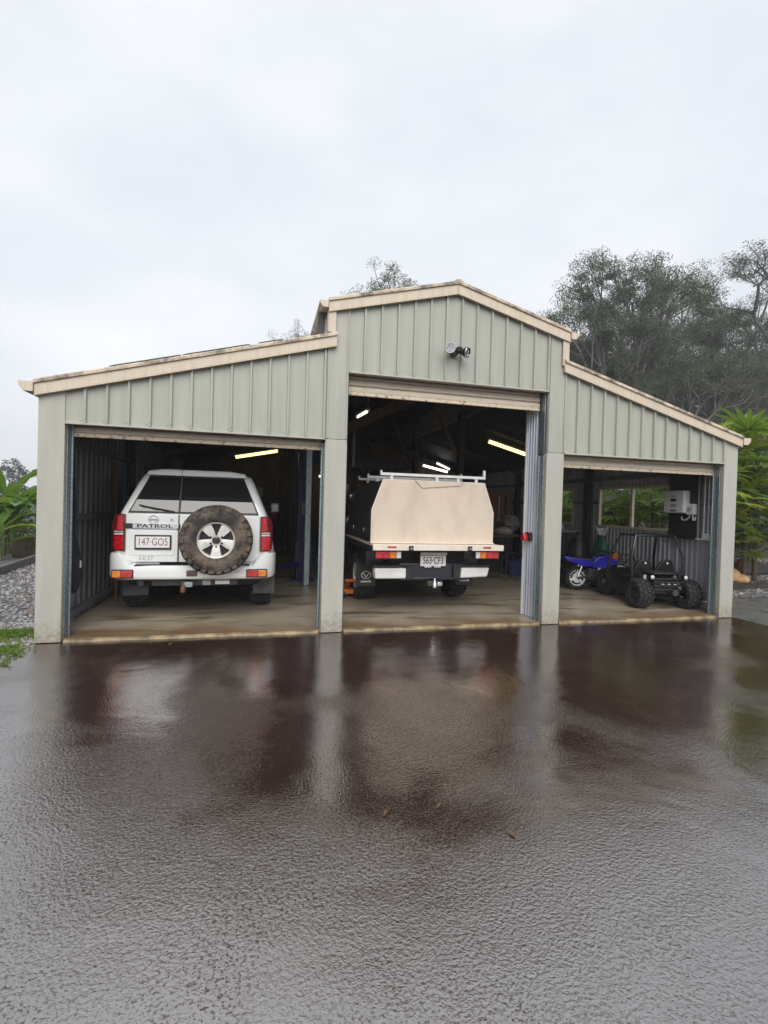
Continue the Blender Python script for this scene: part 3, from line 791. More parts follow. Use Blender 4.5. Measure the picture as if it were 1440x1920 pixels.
# ------------------------------------------------------------------ wheels
def axpt(ax, a, r, t):
    u, w = r*math.cos(t), r*math.sin(t)
    return Vector({'x': (a, u, w), 'y': (u, a, w)}[ax])
def tyre(name, c, ax, Rr, hw, rim_r, mat, parent, lugs=28, lug_h=0.014, seg=36):
    c = Vector(c)
    mb = MB()
    s = Rr-rim_r
    prof = [(-hw*.72, rim_r-.005), (-hw*.9, rim_r+.012), (-hw*1.0, rim_r+s*.38), (-hw*.985, rim_r+s*.62), (-hw*.88, Rr-.022), (-hw*.7, Rr-.008), (0, Rr),
            (hw*.7, Rr-.008), (hw*.88, Rr-.022), (hw*.985, rim_r+s*.62), (hw, rim_r+s*.38), (hw*.9, rim_r+.012), (hw*.72, rim_r-.005), (0, rim_r-.03)]
    mb.lathe(prof, c, ax, seg, close=True)
    o = mb.build(name, mat, parent, angle=50)
    tb = MB()
    for i in range(lugs):
        for row, (a0, a1, r0, r1, off, wd) in enumerate(((-1.0, -.62, -.045, lug_h, 0, .34), (-.50, -.06, -.01, lug_h, .5, .36), (.06, .50, -.01, lug_h, 0, .36), (.62, 1.0, -.045, lug_h, .5, .34))):
            t = 2*math.pi*(i+off)/lugs; dt = 2*math.pi/lugs*wd*(1.0 if i % 2 else .85)
            outer = abs(a0) > .9 or abs(a1) > .9
            P = []
            for rr in (0, 1):
                for (aa, tt) in ((a0, t-dt), (a1, t-dt), (a1, t+dt), (a0, t+dt)):
                    edge = abs(aa) > .9
                    base = Rr - (.045 if edge else .012)
                    top = Rr + lug_h*(.35 if edge else 1) - (.012 if edge else 0)
                    P.append(c + axpt(ax, aa*hw*(1.03 if edge else 1), base if rr == 0 else top, tt))
            tb.add(P, ((0,3,2,1),(4,5,6,7),(0,1,5,4),(1,2,6,5),(2,3,7,6),(3,0,4,7)))
            if outer and i % 2 == 0:      # side biters on the wall
                sg = 1 if a1 > .9 else -1
                P = []
                for k in (0.97, 1.05):
                    for rr, tt in ((Rr-.055, t-dt*.8), (Rr-.055, t+dt*.5), (Rr-.115*s/.2, t+dt*.9), (Rr-.10*s/.2, t-dt*.1)):
                        P.append(c + axpt(ax, sg*hw*k, rr, tt))
                tb.add(P, ((0,3,2,1),(4,5,6,7),(0,1,5,4),(1,2,6,5),(2,3,7,6),(3,0,4,7)))
    tb.build('tread', mat, o, smooth=False)
    return o
def rim(c, ax, r, face, parent, mat='alloy', spokes=5, rot=0.0, wide=.55, dish=.04, nm='rim'):
    """face: axis position of the outer face (signed), spokes at rot + k"""
    c = Vector(c); sg = 1 if face > 0 else -1
    mb = MB()
    f = abs(face)
    mb.lathe([(sg*(f), r), (sg*(f+.008), r-.008), (sg*(f-.002), r-.022), (sg*(f-.07), r-.030), (sg*(f-.10), r-.012)], c, ax, 36, close=True)
    for k in range(spokes):
        t = rot + 2*math.pi*k/spokes
        ring = []
        for rad, half, dz, th in ((.045, .030, dish, .03), (r*.55, r*.20*wide/.55, dish*.55, .03), (r-.02, r*.27*wide/.55, .012, .03)):
            a = math.atan2(half, rad)
            rr = rad/math.cos(a)
            ring.append([c+axpt(ax, sg*(f-dz), rr, t-a), c+axpt(ax, sg*(f-dz+.008), rad, t), c+axpt(ax, sg*(f-dz), rr, t+a), c+axpt(ax, sg*(f-dz-th), rr, t+a), c+axpt(ax, sg*(f-dz-th), rr, t-a)])
        mb.loft(ring)
    mb.lathe([(sg*(f-dish-.03), .07), (sg*(f-dish+.005), .072), (sg*(f-dish+.006), .02)], c, ax, 24)
    o = mb.build(nm, mat, parent, angle=30)
    MB().lathe([(sg*(f-.085), r-.03), (sg*(f-.084), .02)], c, ax, 24).build('wheel_back', 'blackpl', o)
    return o

# ------------------------------------------------------------------ white off-roader
def four_wheel_drive():
    r = empty('four_wheel_drive', (-.80, .60, .03), label='white off-road wagon with muddy spare tyre on its tailgate in the left bay', cat='car')
    base = [(.80,.50),(.895,.545),(.925,.72),(.928,1.0),(.905,1.20),(.872,1.295),(.858,1.33),(.700,1.715),(.650,1.80),(.50,1.842),(0,1.858)]
    hood = [(.80,.50),(.895,.545),(.925,.72),(.925,.93),(.895,1.08),(.865,1.14),(.855,1.15),(.70,1.185),(.60,1.195),(.45,1.20),(0,1.21)]
    st = []
    for y, sh, w in ((.125, .085, 1), (.135, .05, 1), (.165, .022, 1), (.23, .006, 1), (.34, 0, 1), (.9, -.004, .75), (1.6, -.006, .4), (2.4, -.004, .0), (2.95, 0, 0)):
        ring = [(x-sh if x > .01 else 0, y+max(0, z-1.31)*.40*w, z-(sh*.25 if z > 1.7 else 0)) for x, z in base]
        st.append(ring)
    for y, sh, dz in ((3.62, 0, 0), (4.3, .01, .02), (4.72, .05, .05), (4.82, .10, .10)):
        st.append([(x-sh if x > .01 else 0, y, z-dz*(z > .9)) for x, z in hood])
    rings = [[Vector(p) for p in ring] + [Vector((-x, y, z)) for x, y, z in ring[-2::-1]] for ring in st]
    mb = MB(); n = len(rings[0])
    mb.loft(rings, cap=False)
    for k, ring in ((0, rings[0]), (1, rings[-1])):      # close ends with horizontal strips
        off = 0 if k == 0 else (len(rings)-1)*n
        for i in range(n//2):
            a, b, c_, d = i, i+1, n-2-i, n-1-i
            mb.f.append((off+a, off+b, off+c_, off+d) if b != c_ else (off+a, off+b, off+d)); mb.mi.append(0)
    body = mb.build('body', 'carwhite', r, angle=30)
    # wheel arches cut out of the side
    cut = MB()
    for yy in (1.02, 3.99):
        for sx in (-1, 1): cut.lathe([(sx*.58, .455), (sx*1.2, .455)], (0, yy, .40), 'x', 32)
    co = cut.build('cutter', 'dark')
    md = body.modifiers.new('arch', 'BOOLEAN'); md.operation = 'DIFFERENCE'; md.object = co; md.solver = 'EXACT'
    bpy.context.view_layer.update()
    me = bpy.data.meshes.new_from_object(body.evaluated_get(bpy.context.evaluated_depsgraph_get()))
    if len(me.polygons) > 50:
        body.modifiers.clear(); body.data = me
        me.set_sharp_from_angle(angle=R(30))
    else: body.modifiers.clear()
    bpy.data.objects.remove(co)
    for yy in (1.02, 3.99):
        for sx in (-1, 1):
            ring = []
            for k in range(17):
                t = R(8+164*k/16)
                cs, sn = math.cos(t), math.sin(t)
                ring.append([Vector((sx*a, yy+rr*cs, .40+rr*sn)) for a, rr in ((.90, .452), (.968, .456), (.972, .475), (.945, .535), (.90, .555))])
            MB().loft(ring).build('arch_flare', 'carwhite', r, angle=50)
    # tailgate doors, split left of centre
    def slab_(name, poly, y0, y1, mat, tilt=.0, par=r, bev=.012):
        return MB().prism(poly, lambda u, v, t: (u, t+max(0, v-1.31)*tilt, v), y0, y1).build(name, mat, par, bev, 3)
    dl = slab_('rear_door', [(-.775,.80),(-.70,.715),(-.192,.715),(-.192,1.302),(-.775,1.302)], .094, .128, 'carwhite')
    dr = slab_('rear_door', [(-.180,.715),(.70,.715),(.775,.80),(.775,1.302),(-.180,1.302)], .094, .128, 'carwhite')
    slab_('door_gap', [(-.192,.72),(-.18,.72),(-.18,1.30),(-.192,1.30)], .112, .13, 'dark', bev=0)
    # recessed number panel of the left door
    slab_('plate_panel', [(-.735,.83),(-.70,.80),(-.25,.80),(-.225,.83),(-.225,1.10),(-.735,1.10)], .089, .0945, 'carwhite', par=dl, bev=.010)
    # rear glass, one pane each side of the split
    for poly in ([(-.735,1.33),(-.194,1.33),(-.194,1.765),(-.565,1.765)], [(-.178,1.33),(.735,1.33),(.565,1.765),(-.178,1.765)]):
        MB().prism(poly, lambda u, v, t: (u, t+(v-1.31)*.40, v), .106, .13).build('rear_window', 'glass', r, .004)
    MB().prism([(-.194,1.33),(-.178,1.33),(-.178,1.765),(-.194,1.765)], lambda u, v, t: (u, t+(v-1.31)*.40, v), .101, .12).build('window_divider', 'blackpl', r)
    MB().prism([(-.76,1.312),(.76,1.312),(.555,1.782),(-.555,1.782)], lambda u, v, t: (u, t+(v-1.31)*.40, v), .115, .14).build('window_seal', 'blackpl', r)
    # roof lip above the glass
    MB().prism([(-.60,1.778),(.60,1.778),(.575,1.835),(.40,1.86),(-.40,1.86),(-.575,1.835)], lambda u, v, t: (u, t, v), .255, .36).build('roof_lip', 'carwhite', r, .018, 3)
    slab_('roof_seam', [(-.187,1.781),(-.180,1.781),(-.180,1.85),(-.187,1.85)], .2535, .256, 'dark', bev=0)
    # tail lamps in the body corners
    for sx in (-1, 1):
        out = [(.782,.85),(.905,.85),(.932,.885),(.938,1.18),(.912,1.262),(.858,1.298),(.782,1.298)]
        def f(u, v, t, sx=sx): return (sx*u, t + max(0, u-.86)*.9, v)
        l = MB().prism(out, f, .082, .30).build('tail_lamp', 'reddark', r, .010, 3)
        for z0, z1, mt in ((.868, 1.035, 'redlens'), (1.045, 1.068, 'clear'), (1.078, 1.092, 'clear'), (1.105, 1.275, 'redlens')):
            top = .905 if z1 < 1.2 else .875
            MB().prism([(.796, z0), (top, z0), (top-(.0 if z1 < 1.2 else .02), z1), (.796, z1)], f, .0765, .084).build('lamp_lens', mt, l, .003)
    # side glass with pillars between
    for sx in (-1, 1):
        for y0, y1 in ((.42, 1.25), (1.33, 2.12), (2.20, 3.0)):
            def sg_(y, z):
                x = .858+(.700-.858)*(z-1.33)/(1.715-1.33)
                return (sx*(x+.004), y+max(0, z-1.31)*.40*(1 if y < .5 else .0) - (max(0, z-1.33)*.7 if y > 2.9 else 0), z)
            q = [sg_(y0, 1.345), sg_(y1, 1.345), sg_(y1, 1.70), sg_(y0, 1.70)]
            MB().add(q, [(0, 1, 2, 3)]).build('side_window', 'glass', r, smooth=False)
        h = MB().box((sx*.925-.02, 1.50, 1.10), (sx*.925+.02, 1.66, 1.135)).build('door_handle', 'carwhite', r, .008)
        m_ = MB().box((sx*1.02-.075, 2.86, 1.30), (sx*1.02+.075, 2.93, 1.47)).build('side_mirror', 'carwhite', r, .03, 3)
        MB().tube([(sx*.87, 2.9, 1.34), (sx*1.0, 2.88, 1.36)], .025, 8).build('mirror_arm', 'blackpl', m_)
    MB().add([(-.70,3.0,1.74),(.70,3.0,1.74),(.80,3.58,1.23),(-.80,3.58,1.23)], [(0,1,2,3)]).build('windscreen', 'glass', r, smooth=False)
    # wrap-round rear bumper
    path = [(-.955,.80),(-.985,.62),(-.990,.36),(-.972,.20),(-.925,.10),(-.84,.045),(-.76,.025),(-.70,.018),(-.5,.006),(-.25,0),(0,-.002)]
    path = path + [(-x, y) for x, y in path[-2::-1]]
    rings = []
    for i, (x, y) in enumerate(path):
        a, b = path[max(0, i-1)], path[min(len(path)-1, i+1)]
        t = Vector((b[0]-a[0], b[1]-a[1], 0)).normalized(); nin = Vector((-t.y, t.x, 0))
        zt = .83 if abs(x) > .80 else (.685 if abs(x) < .72 else .77)
        P = Vector((x, y, 0))
        rings.append([P+nin*o_+Vector((0, 0, z)) for o_, z in ((.16, zt), (.025, zt), (.006, zt-.018), (0, zt-.05), (0, .56), (.015, .525), (.045, .508), (.16, .508))])
    bp = MB().loft(rings).build('bumper', 'carwhite', r, angle=32)
    MB().box((-.66, .03, .672), (.66, .12, .692)).build('step_pad', 'blackpl', bp, .003)
    for sx, x0, x1 in ((-1, .66, .90), (1, .62, .88)):
        k = MB().box((min(sx*x0, sx*x1), -.012+.03, .535), (max(sx*x0, sx*x1), .06, .640)).build('bumper_lamp', 'blackpl', r, .012, 3)
        k.location.y = -.012; k.rotation_euler.z = 0
        a0, a1 = x0+.012, x1-.012; mid = a0+(a1-a0)*.58
        def bx(u0, u1, mt):
            MB().box((min(sx*u0, sx*u1), -.006+.018, .548), (max(sx*u0, sx*u1), .03, .627)).build('lamp_lens', mt, k, .004)
        bx(a0, mid-.002, 'redlens'); bx(mid+.002, a1, 'amber')
    MB().box((-.075, -.012, .555), (.052, .01, .632)).build('centre_reflector', 'smoke', r, .012, 3)
    # number plate, bar, badges
    MB().prism([(-.775,1.125),(-.168,1.125),(-.168,1.185),(-.775,1.185)], lambda u, v, t: (u, t, v), .076, .094).build('garnish_bar', 'blackpl', r, .006)
    MB().prism([(-.695,1.127),(-.185,1.127),(-.185,1.187),(-.695,1.187)], lambda u, v, t: (u, t, v), .072, .0762).build('chrome_strip', 'chrome', r, .003)
    text('lettering', 'PATROL', .062, 'dark', r, (-.45, .0705, 1.155), .001, sx=1.75, font_off=.001)
    pl = MB().box((-.672, .068, .872), (-.262, .0885, 1.050)).build('plate_frame', 'blackpl', r, .010, 3)
    MB().box((-.655, .062, .895), (-.279, .0679, 1.030)).build('number_plate', 'plate', pl, .002)
    text('plate_text', '147\u00b7GO5', .128, 'maroon', pl, (-.467, .0612, .962), .0006, sx=.70, font_off=-.001)
    MB().lathe([(.0, .052), (-.006, .052), (-.006, .042), (0, .042)], (-.47, .093, 1.235), 'y', 28, close=True).build('round_badge', 'greyprint', r)
    MB().box((-.53, .084, 1.226), (-.41, .0905, 1.244)).build('badge_bar', 'greyprint', r, .002)
    text('badge_text', 'NISSAN', .016, 'blackprint', r, (-.47, .0835, 1.235), .0005, sx=1.2)
    MB().lathe([(0, .018), (-.004, .018), (-.004, .001)], (-.265, .093, 1.235), 'y', 16).build('key_lock', 'greyprint', r)
    text('model_badge', '3.0 ST', .06, 'greyprint', r, (-.545, .0925, .765), .0015, sx=1.1)
    for x0, x1, z1 in ((-.24, -.62, 1.40),):
        wp = MB().tube([(x0, .10, 1.335), (x1, .095+.03, z1)], .008, 6).build('wiper_arm', 'blackpl', r)
        MB().tube([(x1+.2, .115, 1.352), (x1-.02, .13, 1.41)], .007, 6).build('wiper_blade', 'blackpl', wp)
    # spare wheel on the right door
    sp = empty('spare_wheel', (.275, -.075, 1.01)); sp.parent = r
    tyre('tyre', (0, 0, 0), 'y', .405, .135, .215, 'rubber_mud', sp, lugs=26, lug_h=.018)
    rm = rim((0, 0, 0), 'y', .222, -.105, sp, spokes=5, rot=R(-90), wide=.60, dish=.03)
    MB().lathe([(-.045, .05), (-.098, .046), (-.103, .038), (-.100, .004)], (0, 0, 0), 'y', 20).build('hub_cap', 'blackgloss', sp)
    for k in range(6):
        t = R(90+60*k)
        MB().lathe([(-.07, .013), (-.098, .013), (-.104, .008)], (.073*math.cos(t), 0, .073*math.sin(t)), 'y', 6).build('wheel_nut', 'blackpl', sp)
    MB().tube([(.0, .02, 0), (.0, .20, .0)], .09, 12).build('spare_bracket', 'blackpl', sp)
    # road wheels
    for sx in (-1, 1):
        for yy in (1.02, 3.99):
            w = empty('wheel', (sx*.80, yy, .40)); w.parent = r
            tyre('tyre', (0, 0, 0), 'x', .386, .135, .215, 'rubber', w, lugs=26, lug_h=.014)
            rim((0, 0, 0), 'x', .222, sx*.105, w)
    # underside: tank, axle, towbar, flaps
    MB().box((-.78, .30, .40), (.78, 4.3, .56)).build('underbody', 'dark', r, .03)
    MB().tube([(-.70, 1.02, .38), (-.1, 1.02, .38), (.0, 1.02, .38), (.2, 1.02, .38), (.7, 1.02, .38)], [.05, .05, .13, .05, .05], 12).build('rear_axle', 'dark', r)
    tb = MB().box((-.48, .12, .425), (.52, .20, .495)).build('tow_bar', 'darksteel', r, .006)
    MB().box((-.12, -.02, .428), (.0, .14, .488)).build('tow_tongue', 'galv', tb, .005)
    MB().lathe([(.36, .018), (.37, .03), (.41, .034), (.44, .026), (.455, .014), (.50, .014)], (-.105, -.02, 0), 'z', 14).build('tow_ball', 'rusty', tb)
    MB().box((.10, .105, .43), (.20, .121, .49)).build('trailer_plug', 'greyplastic', tb, .006)
    MB().box((.25, .109, .44), (.42, .121, .485)).build('tow_label', 'plate', tb, .002)
    for sx, w0, w1 in ((-1, .60, .90), (1, .70, .985)):
        MB().box((min(sx*w0, sx*w1), .52, .24), (max(sx*w0, sx*w1), .535, .53)).build('mud_flap', 'flapgrey', r, .004)
    MB().tube([(-.60, .10, .46), (-.60, .6, .47)], .035, 12).build('exhaust', 'darksteel', r)
    return r
four_wheel_drive()

# ------------------------------------------------------------------ tray-back utility with canopy
def utility():
    r = empty('utility_truck', (2.337, .45, .03), label='dark utility with beige canopy and cream tray in the middle bay', cat='utility')
    # tray
    tr = MB().box((-.933, 0, .895), (.933, .05, .975)).build('tray_rear_rail', 'beige2', r, .006)
    MB().box((-.925, .0505, .925), (.925, 2.15, .970)).build('tray_deck', 'beige2', r, .004)
    for sx in (-1, 1):
        for z0, z1 in ((.880, .905), (.915, .945)):
            MB().box((sx*.930-.012, .052, z0), (sx*.930+.012, 2.15, z1)).build('tray_side_rail', 'canopyside', r, .004)
        MB().box((min(sx*.62, sx*.74), -.004, .930), (max(sx*.62, sx*.74), .0, .952)).build('rail_reflector', 'redlens', r, .001)
        k = MB().box((sx*.42-.03, -.022, .895), (sx*.42+.03, -.0005, .960)).build('latch', 'blackpl', r, .006)
        MB().lathe([(-.028, .012), (-.022, .014)], (sx*.42, 0, .925), 'y', 10).build('latch_pin', 'chrome', k)
    # canopy
    cx = -.03
    prof = [(-.88,.985),(.88,.985),(.88,1.42),(.735,1.825),(-.735,1.825),(-.88,1.42)]
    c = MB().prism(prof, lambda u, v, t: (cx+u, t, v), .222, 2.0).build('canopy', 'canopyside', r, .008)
    MB().prism([(u*.998, v) for u, v in prof], lambda u, v, t: (cx+u, t, v), .20, .2215).build('canopy_rear_panel', 'beige', c, .010, 3)
    for a, b in (((-.886, .985), (-.886, 1.422)), ((-.886, 1.422), (-.739, 1.832)), ((-.739, 1.832), (.739, 1.832)), ((.739, 1.832), (.886, 1.422)), ((.886, 1.422), (.886, .985))):
        MB().tube([(cx+a[0], .212, a[1]), (cx+b[0], .212, b[1])], .011, 6).build('edge_trim', 'beige2', c)
    MB().prism([(-.30,1.838),(.42,1.838),(.36,1.785),(-.19,1.735)], lambda u, v, t: (cx+u, t, v), .186, .199).build('creased_flap', 'beige', c, .004)
    MB().box((-.90+cx, .17, .976), (.90+cx, .30, .992)).build('canopy_foot', 'beige2', c, .004)
    for z0, z1, y0, y1 in ((1.05, 1.40, .35, 1.05), (1.05, 1.40, 1.12, 1.85)):
        d = MB().box((cx-.888, y0, z0), (cx-.8805, y1, z1)).build('side_door', 'canopyside', c, .003)
        MB().box((cx-.906, (y0+y1)/2-.06, z0+.05), (cx-.8885, (y0+y1)/2+.06, z0+.11)).build('door_handle', 'chrome', d, .006)
    # roof rack
    for y in (.32, 1.15, 1.85):
        k = MB().box((cx-.76, y-.02, 1.895), (cx+.80, y+.02, 1.935)).build('rack_bar', 'white', c, .005)
        MB().box((cx+.765, y-.018, 1.9355), (cx+.80, y+.018, 2.025)).build('rack_upright', 'white', k, .004)
        MB().box((cx-.76, y-.018, 1.9355), (cx-.735, y+.018, 1.965)).build('rack_upright', 'white', k, .004)
        for x in (-.60, .06, .38, .66):
            MB().box((cx+x-.02, y-.016, 1.826), (cx+x+.02, y+.016, 1.8945)).build('rack_foot', 'white', k, .003)
    # tail lamps below the tray
    for sx in (-1, 1):
        b = MB().box((min(sx*.525, sx*.895), .06, .775), (max(sx*.525, sx*.895), .10, .890)).build('tail_lamp', 'blackpl', r, .006)
        for u0, u1, mt in ((.54, .60, 'clear'), (.603, .69, 'amber'), (.693, .785, 'redlens'), (.788, .882, 'redlens')):
            MB().box((min(sx*u0, sx*u1), .048, .790), (max(sx*u0, sx*u1), .061, .878)).build('lamp_lens', mt, b, .003)
    # chassis, fuel tank side and rear step bumper
    MB().box((-.55, .46, .62), (.55, 4.2, .86)).build('chassis', 'dark', r, .02)
    MB().box((-.50, .30, .45), (.50, .40, .70)).build('rear_panel', 'navy', r, .02)
    MB().box((-.46, .255, .47), (.46, .31, .50)).build('rear_step', 'navy', r, .01)
    for sx in (-1, 1):
        o = MB().prism([(.40,.485),(.815,.50),(.850,.632),(.42,.632)] if sx > 0 else [(-.40,.485),(-.84,.485),(-.85,.632),(-.40,.632)], lambda u, v, t: (u, t, v), .24, .40).build('bumper_end', 'white', r, .022, 3)
        MB().box((min(sx*.37, sx*.87), .262, .637), (max(sx*.37, sx*.87), .42, .672)).build('bumper_top', 'blackpl', o, .01)
        MB().box((min(sx*.30, sx*.40), .25, .47), (max(sx*.30, sx*.40), .40, .66)).build('bumper_bracket', 'blackpl', o, .01)
    # plate
    MB().box((-.205, .225, .815), (.19, .25, .850)).build('plate_lamp_bar', 'wplastic', r, .006)
    p = MB().box((-.205, .232, .660), (.170, .245, .808)).build('number_plate', 'plate', r, .003)
    text('plate_text', '563\u00b7CF3', .135, 'blackprint', p, (-.017, .2312, .733), .0006, sx=.66, font_off=.0012)
    for x in (-.09, .05): MB().box((x-.05, .238, .640), (x+.05, .248, .6595)).build('plate_tab', 'wplastic', p, .003)
    # tow hitch
    t = MB().box((-.10, .20, .385), (.12, .40, .455)).build('tow_hitch', 'darksteel', r, .008)
    MB().lathe([(.36, .02), (.37, .032), (.42, .032), (.44, .018), (.50, .018)], (.0, .20, 0), 'z', 12).build('tow_ball', 'chrome', t)
    MB().box((.04, .18, .39), (.11, .2, .44)).build('tow_pin', 'chrome', t, .006)
    # wheels and mud flaps
    for sx in (-1, 1):
        for yy in (1.42, 4.35):
            w = empty('wheel', (sx*.775, yy, .37)); w.parent = r
            tyre('tyre', (0, 0, 0), 'x', .355, .125, .205, 'rubber', w, lugs=24, lug_h=.012)
            rim((0, 0, 0), 'x', .212, sx*.10, w)
        f = MB().box((sx*.80-.15, 1.0, .255), (sx*.80+.15, 1.012, .60)).build('mud_flap', 'blackpl', r, .004)
        c_ = (sx*.80, .995, .43)
        MB().lathe([(-.003, .075), (0, .076), (0, .066), (-.003, .065)], (0, 0, 0), 'y', 32, close=True).build('flap_emblem_ring', 'white', f).location = c_
        f.children[-1].scale = (1.0, 1, .78)
        em = MB()
        for g in (-1, 1):
            em.tube([(0, 0, -.035), (g*.012, 0, -.015), (g*.035, 0, .018), (g*.068, 0, .020)], [.009, .008, .007, .004], 6)
        em.build('flap_emblem', 'white', f).location = c_
        text('flap_text', 'mazda', .05, 'white', f, (sx*.80, .996, .335), .0008, sx=1.25, font_off=.0015)
    MB().box((-.88, .70, .60), (-.60, 2.0, .84)).build('under_tray_box', 'navy', r, .02)
    MB().box((.60, .70, .60), (.88, 2.0, .84)).build('under_tray_box', 'navy', r, .02)
    # cab and bonnet
    base = [(.80,.45),(.89,.52),(.92,.75),(.92,1.0),(.895,1.12),(.87,1.16),(.70,1.62),(.64,1.70),(.45,1.74),(0,1.75)]
    hood = [(.80,.45),(.89,.52),(.92,.75),(.90,.92),(.86,1.02),(.84,1.05),(.70,1.08),(.6,1.09),(.4,1.10),(0,1.11)]
    st = [[(x-.03*(x > .01), 2.20+max(0, z-1.16)*.1, z) for x, z in base], [(x, 2.26+max(0, z-1.16)*.1, z) for x, z in base], [(x, 2.9, z) for x, z in base], [(x, 3.3, z) for x, z in base],
          [(x, 3.95, z) for x, z in hood], [(x-.02*(x > .01), 4.7, z-.04) for x, z in hood], [(x-.08*(x > .01), 4.95, z-.12*(z > .8)) for x, z in hood]]
    rings = [[Vector(p) for p in q] + [Vector((-x, y, z)) for x, y, z in q[-2::-1]] for q in st]
    MB().loft(rings).build('cab', 'navy', r, angle=30)
    for sx in (-1, 1):
        def sp_(y, z): return (sx*(.87+(.70-.87)*(z-1.16)/.46+.005), y-(max(0, z-1.16)*.7 if y > 3.3 else 0), z)
        for y0, y1 in ((2.36, 2.86), (2.92, 3.45)):
            MB().add([sp_(y0, 1.18), sp_(y1, 1.18), sp_(y1, 1.58), sp_(y0, 1.58)], [(0, 1, 2, 3)]).build('side_window', 'glass', r, smooth=False)
        m_ = MB().box((sx*1.02-.08, 3.30, 1.14), (sx*1.02+.08, 3.40, 1.36)).build('side_mirror', 'blackgloss', r, .03, 3)
        MB().box((sx*1.02-.065, 3.296, 1.16), (sx*1.02+.065, 3.2995, 1.34)).build('mirror_glass', 'chrome', m_)
    MB().tube([(-.965, 2.60, .90), (-.965, 2.60, 1.20), (-.955, 2.62, 1.34), (-.90, 2.75, 1.52), (-.82, 2.95, 1.72), (-.80, 2.98, 1.85)], [.045, .045, .048, .045, .04, .05], 12).build('snorkel', 'silver', r)
    return r
utility()

